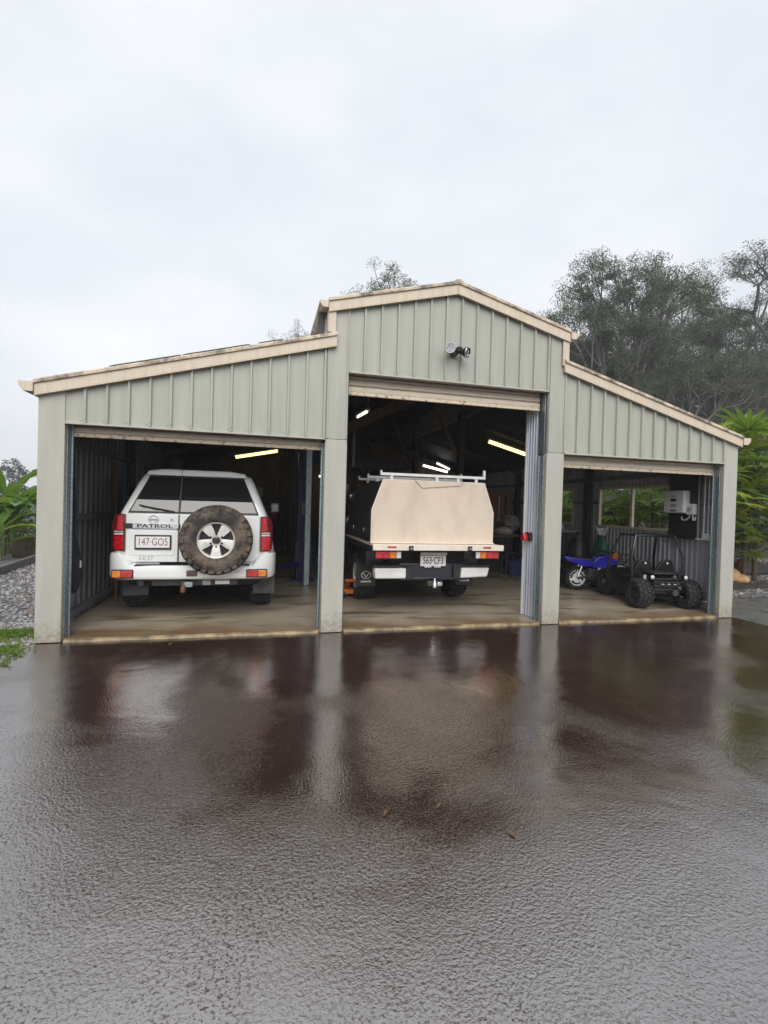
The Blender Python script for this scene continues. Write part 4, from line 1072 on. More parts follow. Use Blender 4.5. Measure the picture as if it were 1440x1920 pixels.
# ------------------------------------------------------------------ go-kart buggy
def buggy():
    r = empty('go_kart_buggy', (6.13, .60, .03), R(-10), label='black go-kart buggy with roll cage and knobbly tyres in the right bay', cat='buggy')
    def bar(name, pts, rad=.016, mat='blackgloss', par=r): return MB().tube(pts, rad, 8).build(name, mat, par)
    for sx in (-1, 1):
        for yy, tr, rad, hw in ((0, .395, .225, .105), (1.10, .315, .235, .085)):
            w = empty('wheel', (sx*tr, yy, rad+.005)); w.parent = r
            tyre('tyre', (0, 0, 0), 'x', rad-.012, hw, .105, 'rubber', w, lugs=16, lug_h=.018, seg=28)
            rim((0, 0, 0), 'x', .112, sx*(hw*.7), w, mat='blackgloss', spokes=4, wide=.5, dish=.01)
            bar('suspension_arm', [(sx*(tr-.05), yy, rad), (sx*.14, yy+.05, .24)], .014)
        sh = bar('shock_absorber', [(sx*.30, .02, .27), (sx*.24, .10, .50)], .020, 'white')
        mb = MB()
        mb.tube([(sx*(.30-.06*k/60)+.027*math.cos(k*.9), .02+.08*k/60+.027*math.sin(k*.9), .28+.2*k/60) for k in range(60)], .006, 5)
        mb.build('coil_spring', 'white', sh)
        bar('lower_rail', [(sx*.22, -.12, .20), (sx*.28, .15, .18), (sx*.36, .45, .17), (sx*.36, .85, .17), (sx*.2, 1.28, .22)], .018)
        bar('side_rail', [(sx*.33, .12, .50), (sx*.42, .30, .46), (sx*.43, .80, .44), (sx*.30, 1.15, .42)], .016)
        bar('cage_leg', [(sx*.42, .16, .44), (sx*.43, .17, .78), (sx*.33, .24, 1.12)], .021)
        bar('cage_leg', [(sx*.42, .88, .44), (sx*.40, .86, .74), (sx*.31, .68, 1.12)], .021)
        bar('cage_roof_bar', [(sx*.33, .24, 1.12), (sx*.31, .68, 1.12)], .021)
        k = MB().lathe([(-.03, .020), (-.035, .034), (-.005, .036), (.04, .024)], (sx*.27, -.10, .50), 'y', 16).build('lamp', 'blackpl', r)
        MB().lathe([(-.044, .004), (-.042, .022), (-.0355, .030)], (sx*.27, -.10, .50), 'y', 16).build('lamp_lens', 'clear', k)
        # seat
        s = empty('seat', (sx*.185, .33, .30)); s.parent = r
        MB().prism([(-.16,0),(.16,0),(.165,.25),(.10,.40),(.06,.44),(-.06,.44),(-.10,.40),(-.165,.25)], lambda u, v, t: (u, t-v*.28, v), -.02, .04).build('backrest', 'blackpl', s, .02, 3)
        MB().box((-.165, .0, -.03), (.165, .36, .05)).build('cushion', 'blackpl', s, .025, 3)
        MB().lathe([(-.150, .003), (-.146, .016), (-.14, .018)], (0, 0, .38), 'y', 10).build('seat_bolt', 'clear', s)
    bar('cage_cross_bar', [(-.33, .24, 1.12), (.33, .24, 1.12)], .021)
    bar('cage_cross_bar', [(-.31, .68, 1.12), (.31, .68, 1.12)], .021)
    bar('rear_cross_bar', [(-.33, .12, .50), (.33, .12, .50)], .016)
    for z, y in ((.47, -.10), (.42, -.12), (.365, -.12), (.30, -.10)):
        bar('engine_guard', [(-.25, .04, z), (-.24, y, z), (.24, y, z), (.25, .04, z)], .014)
    for x in (-.1, .0, .1): MB().box((x-.025, -.142, .385), (x+.025, -.128, .40)).build('guard_clip', 'chrome', r, .003)
    MB().box((-.26, -.14, .545), (.26, .16, .565)).build('rear_rack', 'blackpl', r, .008)
    MB().box((-.20, -.05, .22), (.20, .12, .46)).build('engine', 'blackpl', r, .03, 3)
    MB().lathe([(-.10, .045), (-.10, .05), (.06, .05), (.06, .03)], (.10, -.05, .26), 'y', 14).build('muffler', 'darksteel', r)
    MB().box((-.34, .20, .155), (.34, 1.05, .18)).build('floor_pan', 'blackpl', r, .01)
    MB().prism([(.80,.20),(1.28,.22),(1.30,.34),(1.10,.50),(.82,.60),(.78,.55)], lambda u, v, t: (t, u, v), -.31, .31).build('front_cowl', 'blackgloss', r, .03, 3)
    for sx in (-1, 1):
        MB().prism([(.22,.20),(.85,.20),(.92,.44),(.60,.50),(.24,.46)], lambda u, v, t: (t, u, v), sx*.375, sx*.392).build('side_panel', 'blackgloss', r, .01)
    st = bar('steering_column', [(-.18, .86, .50), (-.18, .70, .66)], .014)
    mb = MB()
    c, ax = Vector((-.18, .69, .67)), Vector((0, -.62, .62)).normalized()
    a = Vector((1, 0, 0)); b = ax.cross(a)
    mb.tube([c+.13*(math.cos(2*math.pi*k/24)*a+math.sin(2*math.pi*k/24)*b) for k in range(25)], .014, 8, cap=False)
    for k in range(3): mb.tube([c, c+.13*(math.cos(R(90+120*k))*a+math.sin(R(90+120*k))*b)], .010, 6)
    mb.build('steering_wheel', 'blackpl', r)
buggy()

# ------------------------------------------------------------------ small blue dirt bike
def mini_bike():
    r = empty('mini_dirt_bike', (5.79, 2.29, .03), R(-12), label='small blue dirt bike with white three-spoke wheel behind the buggy', cat='motorbike')
    r.scale = (1.3, 1.3, 1.3)
    for x, nm in ((0, 'rear'), (.56, 'front')):
        w = empty('wheel', (x, 0, .172)); w.parent = r
        tyre('tyre', (0, 0, 0), 'y', .162, .045, .115, 'rubber', w, lugs=22, lug_h=.008, seg=28)
        rim((0, 0, 0), 'y', .122, -.035, w, mat='white', spokes=3, rot=R(80), wide=.34, dish=.005)
    def sh(name, poly, hw, mat, bev=.012, par=r): return MB().prism(poly, lambda u, v, t: (u, t, v), -hw, hw).build(name, mat, par, bev, 3)
    sh('tail_fairing', [(-.22,.49),(-.17,.43),(.05,.35),(.20,.33),(.22,.42),(.02,.45)], .07, 'blueplastic')
    sh('seat', [(-.10,.455),(.05,.425),(.22,.405),(.26,.43),(.20,.455),(.0,.475)], .05, 'blackpl')
    sh('tank', [(.20,.33),(.40,.29),(.53,.38),(.46,.52),(.30,.49),(.22,.43)], .09, 'blueplastic')
    for s in (-1, 1):
        MB().prism([(.28,.25),(.46,.20),(.58,.32),(.56,.46),(.44,.42),(.30,.33)], lambda u, v, t: (u, t, v), s*.092, s*.102).build('side_fairing', 'blueplastic', r, .008)
        MB().prism([(.26,.30),(.40,.285),(.44,.31),(.28,.335)], lambda u, v, t: (u, t, v), s*.103, s*.107).build('white_stripe', 'wplastic', r, .002)
        MB().tube([(.48, s*.06, .50), (.56, s*.06, .172)], .018, 10).build('fork', 'redplastic', r)
        MB().tube([(0, s*.055, .172), (.25, s*.05, .22)], .016, 8).build('swing_arm', 'darksteel', r)
        MB().tube([(.0, s*.058, .19), (.06, s*.05, .36)], .014, 8).build('rear_shock', 'chrome', r)
        MB().tube([(.48, 0, .54), (.46, s*.10, .56), (.43, s*.24, .565)], .011, 8).build('handlebar', 'blackpl', r)
    sh('front_fender', [(.50,.36),(.62,.375),(.78,.33),(.79,.345),(.63,.395),(.50,.38)], .045, 'redplastic', .006)
    sh('engine', [(.14,.14),(.42,.12),(.44,.30),(.16,.32)], .06, 'darksteel', .02)
    sh('headlamp', [(.50,.46),(.58,.44),(.60,.52),(.52,.57)], .06, 'orange', .015)
    MB().tube([(.12, .0, .02), (.18, -.07, .12)], .010, 6).build('kick_stand', 'darksteel', r)
mini_bike()
# ------------------------------------------------------------------ fittings of the right wall
def wall_fittings():
    b = empty('meter_board', (6.69, .80, 1.11), label='black backing board fixed to the right wall behind the inverter', cat='board')
    MB().box((-.030, -.275, 0), (-.004, .285, 1.15)).build('panel', 'blackpl', b, .004)
    MB().box((-.034, -.285, 0), (-.002, -.2755, 1.15)).build('edge_trim', 'greyplastic', b, .001)
    i = empty('solar_inverter', (6.66, .865, 1.525), label='white solar inverter box with dark display on the black board', cat='inverter')
    MB().box((-.13, -.205, 0), (-.001, .205, .37)).build('case', 'wplastic', i, .025, 3)
    MB().box((-.134, -.055, .19), (-.1302, .055, .235)).build('display', 'blackgloss', i, .004)
    MB().box((-.1325, -.045, .268), (-.1302, .045, .282)).build('print_line', 'greyprint', i)
    for k in range(3): MB().box((-.133, -.05, .135-.018*k), (-.1302, .05, .142-.018*k)).build('print_line', 'greyprint', i)
    MB().box((-.134, -.06, .03), (-.1302, .06, .055)).build('label_strip', 'greyprint', i)
    s = empty('isolator_switch', (6.66, .61, 1.505), label='small grey isolator switch box beside the white inverter', cat='switch box')
    MB().box((-.07, -.075, 0), (-.001, .075, .175)).build('case', 'wplastic', s, .012, 3)
    MB().box((-.09, -.03, .06), (-.0705, .03, .12)).build('switch_lever', 'greyplastic', s, .008)
    for k, (y, z0) in enumerate(((-.03, -.10), (.03, -.12))):
        MB().tube([(-.035, y, 0), (-.035, y, -.04), (-.04, y+.04*(k*2-.4), -.09), (-.03, y+.09*(k*2-.4), -.085), (-.02, y+.1*(k*2-.4), -.03)], .011, 8).build('cable_conduit', 'wplastic', s)
    c = empty('outlet_box', (6.69, .357, 1.135), label='white double outlet box at the foot of the wall conduits', cat='outlet box')
    MB().box((-.05, -.065, 0), (-.001, .065, .085)).build('case', 'wplastic', c, .010, 3)
    MB().box((-.04, -.15, .0), (-.004, .19, -.02)).build('cable_tray', 'wplastic', c, .003)
    for y, z0, z1, lab in ((.56, 1.70, 2.34, 'bent white conduit running up from the isolator switch'), (.42, 1.225, 2.36, 'middle white conduit dropping to the outlet box'), (.345, 1.225, 2.36, 'white conduit nearest the door post dropping to the outlet box')):
        o = MB().tube([(6.675, y+(.10 if y > .5 else 0), z0-.02), (6.675, y+(.08 if y > .5 else 0), z0+.03), (6.675, y, z0+.05), (6.675, y, z1)], .0125, 10).build('conduit', 'wplastic')
        tag(o, lab, 'conduit', 'white conduits on the right wall')
    o = MB().tube([(6.68, .28, .165), (6.68, 4.0, .165)], .018, 10).build('floor_pipe', 'white'); tag(o, 'white pipe running low along the right wall', 'pipe')
wall_fittings()

# red lamp on the return wall
r = empty('trailer_lamp', (3.585, .33, 1.10), label='red triangular lamp on black bracket beside the middle opening', cat='lamp')
MB().box((-.03, -.07, -.02), (.0, .07, .10)).build('bracket', 'blackpl', r, .006)
MB().prism([(-.06,-.015),(.06,-.015),(.025,.085),(-.025,.085)], lambda u, v, t: (t, u+.02, v), -.09, -.031).build('lens', 'redlens', r, .012)

# strip lights
def strip_light(a, b, label, mat='tube', rad=.018, drop=.0):
    a, b = Vector(a), Vector(b)
    m = (a+b)/2
    r = empty('strip_light', m, label=label, cat='strip light', group='strip lights under the shed roof')
    d = (b-a)/2; u = Vector((0, 0, 1)); n = d.normalized().cross(u).normalized(); up = n.cross(d.normalized())
    def bar(w, z0, z1, k, nm, mt, bev=.004):
        P = []
        for z in (z0, z1):
            for s, t in ((-1, -1), (1, -1), (1, 1), (-1, 1)): P.append(d*s*k + n*w*t + up*z)
        MB().add(P, ((0,3,2,1),(4,5,6,7),(0,1,5,4),(1,2,6,5),(2,3,7,6),(3,0,4,7))).build(nm, mt, r, bev)
    bar(.045, .030, .075, 1.0, 'batten', 'batten')
    for s in (-1, 1):
        P = d*s*.97
        MB().tube([P+up*.031, P-up*.02], .014, 8).build('tube_holder', 'batten', r)
        MB().tube([P+up*.07, P+up*.45], .006, 5).build('hanger', 'galv', r)
    MB().tube([-d*.955, d*.955], rad, 10).build('tube', mat, r)
strip_light((-.717, 7.2, 2.636), (.366, 7.2, 2.859), 'lit yellow strip light hanging at the back of the left bay', rad=.045)
strip_light((4.72, 4.0, 2.98), (5.84, 4.0, 2.69), 'lit yellow strip light seen through the right of the middle opening', rad=.04)
strip_light((2.04, 4.0, 3.42), (1.98, 4.85, 3.44), 'short lit strip light high in the left of the middle bay', 'tubew', rad=.02)
strip_light((4.69, 8.3, 2.77), (5.52, 8.3, 2.60), 'lower of two white strip lights far behind the roof rack', 'tubew', rad=.035)
strip_light((5.17, 8.4, 2.87), (5.62, 8.4, 2.69), 'upper of two white strip lights far behind the roof rack', 'tubew', rad=.025)
strip_light((1.55, 8.3, 2.30), (2.05, 8.3, 2.32), 'added white lit tube standing for a reflection by the utility cab', 'tubew', rad=.03)  # added glowing tube, stands in for a white reflection on the cab

# hanging bag on the left wall
r = empty('hanging_bag', (-2.06, .50, .42), label='black padded bag hanging by a long strap on the left wall', cat='bag')
prof = [(0.0, .02, .03), (.05, .10, .06), (.20, .155, .085), (.36, .145, .085), (.50, .095, .06), (.60, .05, .035), (.66, .022, .02)]
MB().loft([[Vector((.0+dx*math.cos(t)*.9, wy*math.sin(t)+.02*z, z)) for t in [2*math.pi*k/18 for k in range(18)]] for z, wy, dx in prof]).build('bag_body', 'cloth', r, angle=60)
MB().tube([(0, .012, .64), (.005, 0, 1.0), (-.01, -.02, 1.62), (-.04, -.02, 1.66)], .016, 8).build('strap', 'cloth', r)
MB().box((.074, -.02, .29), (.082, .02, .37)).build('bag_tag', 'paper', r, .002)
# leaning poles
o = MB().tube([(-2.10, 2.35, .03), (-2.13, 2.30, 2.05)], .027, 8).build('timber_pole', 'timber'); tag(o, 'brown timber pole leaning on the left wall beside the wagon', 'pole')
o = MB().box((-2.09, 2.5, .03), (-2.03, 2.54, 1.95)).build('blue_board', 'bluepole', bevel=.004); tag(o, 'narrow blue board standing by the timber pole on the left wall', 'board')
r = empty('garden_rake', (-2.08, 2.9, .03), label='thin rake leaning on the left wall behind the blue board', cat='rake')
MB().tube([(0, 0, .0), (-.03, .02, 1.75)], .014, 6).build('handle', 'timber', r)
mb = MB().box((-.04, -.16, 1.75), (-.02, .20, 1.775))
for k in range(8): mb.box((-.04, -.155+.048*k, 1.64), (-.03, -.147+.048*k, 1.75))
mb.build('rake_head', 'darksteel', r)

# blue hoist post between the left and middle bays
r = empty('vehicle_hoist_post', (.78, 3.75, .03), label='dark blue vehicle hoist post standing behind the white wagon', cat='hoist')
MB().box((-.22, -.22, 0), (.22, .22, .025)).build('base_plate', 'bluepaint', r, .004)
MB().prism([(-.13,-.10),(.13,-.10),(.13,.12),(.09,.12),(.09,-.06),(-.09,-.06),(-.09,.12),(-.13,.12)], lambda u, v, t: (u, v, t), .025, 2.45).build('column', 'bluepaint', r, .004)
MB().box((-.16, -.13, .25), (.16, -.101, .75)).build('carriage', 'bluepaint', r, .008)
MB().tube([(-.1, -.14, .32), (-.45, -.35, .30), (-.75, -.25, .30)], .045, 8).build('lift_arm', 'bluepaint', r)
MB().box((-.06, -.135, 1.25), (.06, -.101, 1.5)).build('control_box', 'greyplastic', r, .008)

# storage at the back of the left bay
r = empty('storage_rack', (.0, 8.45, .03), label='dark steel storage rack against the back wall of the left bay', cat='rack')
for x in (-.9, .62):
    for y in (-.25, .22): MB().box((x, y, 0), (x+.04, y+.04, 1.95)).build('upright', 'darksteel', r)
for z in (.30, .95, 1.60): MB().box((-.9, -.25, z), (.66, .26, z+.03)).build('shelf', 'darksteel', r, .003)
for k, (x, z, w, h, mt, lb) in enumerate(((-.75, .33, .4, .30, 'bluetub', 'blue tub on the bottom shelf of the back rack'), (-.2, .33, .5, .24, 'timber', 'brown carton on the bottom shelf of the back rack'),
        (-.7, .98, .35, .28, 'redplastic', 'red tool box on the middle shelf of the back rack'), (-.15, .98, .55, .35, 'timber', 'brown carton on the middle shelf of the back rack'),
        (-.6, 1.63, .6, .22, 'greyplastic', 'grey crate on the top shelf of the back rack'))):
    q = empty('storage_box', (x, 8.42, .03+z+.001), label=lb, cat='box', group='boxes on the back rack')
    MB().box((0, -.16, 0), (w, .16, h)).build('box_body', mt, q, .012)
    MB().box((-.008, -.168, h), (w+.008, .168, h+.03)).build('lid', mt, q, .008)

# workbench and clutter behind the utility
r = empty('workbench', (5.30, 5.2, .03), label='dark steel workbench behind the beige canopy', cat='workbench')
MB().box((-.5, -.3, .80), (1.3, .35, .86)).build('bench_top', 'timber', r, .006)
for x in (-.47, 1.22):
    for y in (-.27, .27): MB().box((x, y, 0), (x+.05, y+.05, .80)).build('leg', 'darksteel', r)
MB().box((-.45, -.25, .25), (1.25, .3, .28)).build('lower_shelf', 'darksteel', r)
r = empty('pedestal_fan', (6.15, 5.45, .03), label='white caged fan standing behind the workbench', cat='fan')
MB().lathe([(0, .22), (.03, .21), (.05, .03), (.06, .02)], (0, 0, 0), 'z', 20).build('base', 'darksteel', r)
MB().tube([(0, 0, .05), (0, 0, 1.05)], .018, 8).build('stem', 'darksteel', r)
mb = MB()
for q in range(5): mb.tube([((.05+.04*q)*math.cos(2*math.pi*k/24), -.12+.012*q*q*.5, 1.12+(.05+.04*q)*math.sin(2*math.pi*k/24)) for k in range(25)], .005, 4, cap=False)
for k in range(16): mb.tube([(.04*math.cos(k*math.pi/8), -.12, 1.12+.04*math.sin(k*math.pi/8)), (.21*math.cos(k*math.pi/8), -.03, 1.12+.21*math.sin(k*math.pi/8))], .004, 4)
mb.build('cage', 'wplastic', r)
mb = MB()
for k in range(4):
    t = k*math.pi/2
    mb.add([(.03*math.cos(t-.4), -.07, 1.12+.03*math.sin(t-.4)), (.19*math.cos(t-.35), -.05, 1.12+.19*math.sin(t-.35)), (.19*math.cos(t+.45), -.09, 1.12+.19*math.sin(t+.45)), (.03*math.cos(t+.5), -.08, 1.12+.03*math.sin(t+.5))], [(0, 1, 2, 3)])
mb.build('blade', 'greyplastic', r)
MB().tube([(0, .12, 1.12), (0, -.05, 1.12)], .06, 12).build('motor', 'wplastic', r)

def lumpy(name, c, s, mat, label, cat, seed, amp=.25, par=None):
    bm = bmesh.new(); bmesh.ops.create_icosphere(bm, subdivisions=3, radius=1)
    rr = np.random.default_rng(seed); ph = rr.uniform(0, 6, (6, 3)); fr = rr.uniform(1.2, 4.2, (6, 3))
    for v in bm.verts:
        d = sum(math.sin(v.co.dot(Vector(fr[i]))+ph[i][0]) for i in range(6))/6
        v.co *= 1+amp*d
        v.co = Vector((v.co.x*s[0], v.co.y*s[1], max(-.55, v.co.z)*s[2]))
    zmin = min(v.co.z for v in bm.verts)
    for v in bm.verts: v.co.z -= zmin
    me = bpy.data.meshes.new(name); bm.to_mesh(me); bm.free()
    me.materials.append(M[mat]); me.shade_smooth()
    o = link(name, me); o.location = c
    return tag(o, label, cat)
lumpy('crumpled_cover', (5.15, 5.1, .892), (.32, .25, .22), 'greycloth', 'crumpled grey cover lying on the workbench', 'cover', 3)
lumpy('rag_bundle', (5.75, 5.1, .892), (.22, .2, .12), 'paper', 'pale bundle of rags on the workbench near the return wall', 'rags', 8)
r = empty('plastic_tub', (5.55, 4.15, .03), label='blue plastic tub on the floor in front of the workbench', cat='tub')
MB().prism([(-.20,0),(.20,0),(.24,.32),(-.24,.32)], lambda u, v, t: (u, t, v), -.17, .17).build('tub_body', 'bluetub', r, .02)
MB().box((-.26, -.19, .321), (.26, .19, .35)).build('lid', 'bluetub', r, .01)
r = empty('bar_stool', (5.05, 3.55, .03), label='black stool on the floor between the utility and the blue tub', cat='stool')
MB().lathe([(.55, .15), (.555, .165), (.59, .165), (.60, .14)], (0, 0, 0), 'z', 20).build('seat', 'cloth', r)
for k in range(4):
    t = math.pi/4+k*math.pi/2
    MB().tube([(.09*math.cos(t), .09*math.sin(t), .55), (.18*math.cos(t), .18*math.sin(t), 0)], .014, 6).build('leg', 'darksteel', r)
o = corr(lambda s, d, h: (3.15+s, 8.72-d, h), 1.35, 2.85, 3.42, .075, .018).build('corrugated_sheet', 'timber', angle=20)
tag(o, 'brown corrugated sheet hung high on the back wall of the middle bay', 'metal sheet')
r = empty('trolley_jack', (1.38, 2.2, .03), label='orange trolley jack on the floor left of the utility', cat='jack')
MB().box((-.10, -.3, .06), (.10, .32, .13)).build('jack_frame', 'orange', r, .01)
MB().tube([(0, .0, .12), (0, -.22, .25)], .04, 8).build('lift_arm', 'orange', r)
MB().box((-.08, -.29, .25), (.30, -.22, .29)).build('saddle', 'orange', r, .008)
for x in (-.09, .09):
    for y in (-.26, .26): MB().lathe([(-.02, .06), (.02, .06)], (x, y, .06), 'x', 14).build('castor', 'blackpl', r)

r = empty('step_ladder', (-2.03, 3.3, .03), label='aluminium ladder leaning on the left wall behind the timber pole', cat='ladder')
for y in (0, .38): MB().box((-.02, y, 0), (.02, y+.03, 2.1), Matrix.Rotation(R(-3), 3, 'Y')).build('stile', 'galv', r, .003)
for k in range(7): MB().box((-.012, .0305, .25+.27*k), (.012, .3795, .275+.27*k)).build('rung', 'galv', r)
for x, y, mt, lb in ((1.25, 4.5, 'redplastic', 'red fuel can on the floor beside the blue hoist post'), (1.6, 6.6, 'darksteel', 'dark fuel can on the floor behind the utility')):
    r = empty('fuel_can', (x, y, .03), label=lb, cat='fuel can')
    MB().box((-.09, -.17, 0), (.09, .17, .40)).build('can_body', mt, r, .03, 3)
    MB().tube([(0, -.12, .395), (0, -.10, .45), (0, .06, .45), (0, .08, .395)], .012, 6).build('handle', mt, r)
    MB().lathe([(.39, .03), (.44, .03)], (0, .13, 0), 'z', 12).build('cap', 'blackpl', r)
for k in range(3):
    r = empty('stored_tyre', (4.65, 6.9, .03+.225*k), label=('bottom tyre of the stack behind the utility', 'middle tyre of the stack behind the utility', 'top tyre of the stack behind the utility')[k], cat='tyre', group='stacked tyres')
    MB().lathe([(0, .22), (.0, .31), (.05, .36), (.17, .36), (.22, .31), (.22, .22), (.11, .20)], (0, 0, 0), 'z', 28, close=True).build('casing', 'rubber', r)
r = empty('tool_board', (5.35, 5.62, 1.15), label='dark tool board with hanging tools above the workbench', cat='tool board')
MB().box((-.6, 0, 0), (.9, .02, .8)).build('board', 'timber', r)
for k in range(7):
    h = .3+.1*((k*3) % 4)
    t = MB().box((-.5+.2*k, -.03, .7-h), (-.46+.2*k, -.002, .7)).build('hanging_tool', ('redplastic', 'galv', 'bluepaint', 'orange')[k % 4], r, .004)
    MB().box((-.54+.2*k, -.035, .66-h), (-.42+.2*k, -.002, .70-h-.002)).build('tool_head', 'galv', t, .004)
r = empty('hanging_chain', (1.62, 3.2, 2.25), label='chain hanging from the rafter left of the roof rack', cat='chain')
for k in range(14): MB().lathe([(-.006, .022), (.006, .022), (.006, .014), (-.006, .014)], (0, 0, .038*k), 'x' if k % 2 else 'y', 10, close=True).build('link', 'galv', r)
MB().tube([(0, 0, .53), (0, 0, 1.4)], .006, 5).build('wire', 'galv', r)

# right bay: bench below the second window, bag and pots
r = empty('side_bench', (6.42, 4.15, .03), label='grey bench along the right wall below the far window', cat='bench')
MB().box((-.30, -.75, 1.02), (.25, 1.0, 1.06)).build('bench_top', 'greyplastic', r, .005)
MB().box((-.26, -.7, .35), (.22, .95, .38)).build('lower_shelf', 'darksteel', r, .003)
for y in (-.72, .92):
    for x in (-.27, .18): MB().box((x, y, 0), (x+.045, y+.045, 1.02)).build('leg', 'darksteel', r)
r = empty('white_tub', (6.35, 3.62, 1.091), label='small white tub standing on the grey side bench', cat='tub')
MB().lathe([(0, .045), (.10, .055), (.11, .052)], (0, 0, 0), 'z', 18).build('tub_body', 'wplastic', r)
MB().lathe([(.111, .058), (.125, .058), (.128, .02)], (0, 0, 0), 'z', 18).build('lid', 'wplastic', r)
for x, y, w, h, mt, lb in ((6.3, 4.0, .3, .26, 'darksteel', 'dark crate on the lower shelf of the side bench'), (6.3, 4.45, .3, .2, 'timber', 'brown carton on the lower shelf of the side bench')):
    q = empty('storage_box', (x, y, .412), label=lb, cat='box', group='boxes under the side bench')
    MB().box((-.15, -.15, 0), (.15, .15, h)).build('box_body', mt, q, .01); MB().box((-.157, -.157, h), (.157, .157, h+.02)).build('lid', mt, q, .006)
r = empty('green_bag', (6.50, 2.52, .03), label='green cloth bag with white papers sticking out by the window', cat='bag')
MB().box((-.14, -.2, 0), (.14, .2, .55)).build('carton', 'darksteel', r, .01)
MB().loft([[Vector((a*math.cos(t), b*math.sin(t), z)) for t in [2*math.pi*k/16 for k in range(16)]] for z, a, b in ((.551, .13, .21), (.62, .14, .22), (.80, .11, .17), (.96, .07, .10), (1.02, .06, .08))]).build('bag_body', 'greencloth', r, angle=60)
for k in range(6):
    t = R(60*k+10)
    MB().add([(0, 0, .98), (.05*math.cos(t), .05*math.sin(t), 1.0), (.13*math.cos(t), .16*math.sin(t), 1.15+.03*(k % 3)), (.05*math.cos(t+.6), .06*math.sin(t+.6), 1.16)], [(0, 1, 2, 3)]).build('paper', 'paper', r, smooth=False)
r = empty('garden_sack', (6.30, 3.0, .03), label='dark brown sack standing between the green bag and side bench', cat='sack')
MB().loft([[Vector((a*math.cos(t), b*math.sin(t), z)) for t in [2*math.pi*k/16 for k in range(16)]] for z, a, b in ((0, .14, .18), (.1, .18, .22), (.5, .17, .2), (.85, .14, .17), (1.0, .07, .09))]).build('sack_body', 'canopyside', r, angle=60)
MB().tube([(.09*math.cos(k*.5), .1*math.sin(k*.5), .97) for k in range(14)], .015, 6).build('tie', 'timber', r)

# ------------------------------------------------------------------ terrain behind and to the right
def sstep(a, b, t):
    t = min(1, max(0, (t-a)/(b-a))); return t*t*(3-2*t)
def hill(x, y):
    return 9.0*sstep(14, 60, x + .55*max(0, y-8)) * sstep(3, 16, y+.4*(x-14)) + .9*sstep(11.5, 14.5, x)*sstep(1.5, 5, y)
gx = [12+2.5*i for i in range(56)]; gy = [1.6+2.5*j for j in range(60)]
mb = MB(); mb.add([(x, y, hill(x, y)-.06 if (i and j) else -.4) for j, y in enumerate(gy) for i, x in enumerate(gx)],
                  [(j*len(gx)+i, j*len(gx)+i+1, (j+1)*len(gx)+i+1, (j+1)*len(gx)+i) for j in range(len(gy)-1) for i in range(len(gx)-1)])
tag(mb.build('hillside', 'soil', angle=80), kind='structure')

# terraced garden steps right of the shed
for k, (y, z0, z1, x0, x1) in enumerate(((2.10, -.02, .17, 9.0, 16), (3.05, .17, .44, 9.9, 16), (4.3, .44, .98, 9.6, 16))):
    tag(MB().box((x0, y, z0), (x1, y+.09, z1)).build('timber_sleeper', 'sleeper', bevel=.012), ['lowest dark timber sleeper of the garden steps beside the path', 'middle dark timber sleeper of the garden steps above the rocks', 'top dark timber sleeper of the garden steps below the shrubs'][k], 'sleeper', 'sleepers of the garden steps')
    tag(MB().box((x0, y+.0905, z0-.3), (16, (3.04, 4.29, 9.0)[k], z1-.03)).build('garden_terrace', 'gravelbase'), kind='structure')
lumpy('sandstone_rock', (9.42, 2.33, .13), (.30, .22, .20), 'sand', 'upper orange sandstone rock among the garden steps', 'rock', 21, .2)['group'] = 'sandstone rocks'
lumpy('sandstone_rock', (9.60, 2.22, .13), (.24, .17, .11), 'sand', 'lower flat orange sandstone rock nearest the path', 'rock', 33, .2)['group'] = 'sandstone rocks'

# gravel stones, nobody could count them
def stones(name, n, fn, mats, label):
    bm = bmesh.new(); bmesh.ops.create_icosphere(bm, subdivisions=1, radius=1)
    bv = np.array([v.co[:] for v in bm.verts]); bf = np.array([[v.index for v in f.verts] for f in bm.faces]); bm.free()
    V, F, MI = [], [], []
    for i in range(n):
        x, y, z, s = fn()
        a = rng.uniform(0, 6.28); sc = s*rng.uniform(.6, 1.25, 3)*np.array([1, 1, .6])
        v = bv*sc*rng.uniform(.75, 1.2, (len(bv), 1)); c, q = math.cos(a), math.sin(a)
        v = np.column_stack((v[:, 0]*c-v[:, 1]*q, v[:, 0]*q+v[:, 1]*c, v[:, 2]))+np.array([x, y, z])
        V.append(v); F.append(bf+i*len(bv)); MI += [int(rng.integers(0, len(mats)))]*len(bf)
    me = bpy.data.meshes.new(name); me.from_pydata(np.vstack(V).tolist(), [], np.vstack(F).tolist())
    for m in mats: me.materials.append(M[m])
    me.polygons.foreach_set('material_index', MI)
    tag(link(name, me), label, 'gravel', kind='stuff')
def left_pt():
    while True:
        y = rng.uniform(-.75, 1) if rng.uniform() < .45 else rng.uniform(1, 8.5)
        x = rng.uniform(-.50*(y+5.8)-.2, -2.26)
        if x > -4.75-.1*y: return x, y, -.008, rng.uniform(.012, .026)*(1+.08*max(0, y))
stones('gravel', 6500, left_pt, ('stoneA', 'stoneB', 'stoneA', 'stoneC'), 'grey gravel strip beside the left wall of the shed')
def right_pt():
    y = rng.uniform(1.37, 4.2); lo = 7.0 if y < 2.0 else 9.0
    x = rng.uniform(lo, 13)
    z = 0 if y < 2.1 else (.145 if y < 3.05 else .415)
    if x < 9.9 and y > 3.05: z = .145
    return x, y, z, rng.uniform(.015, .04)
stones('gravel', 3200, right_pt, ('stoneB', 'stoneC', 'stoneB', 'stoneA'), 'dark gravel between the timber garden steps')

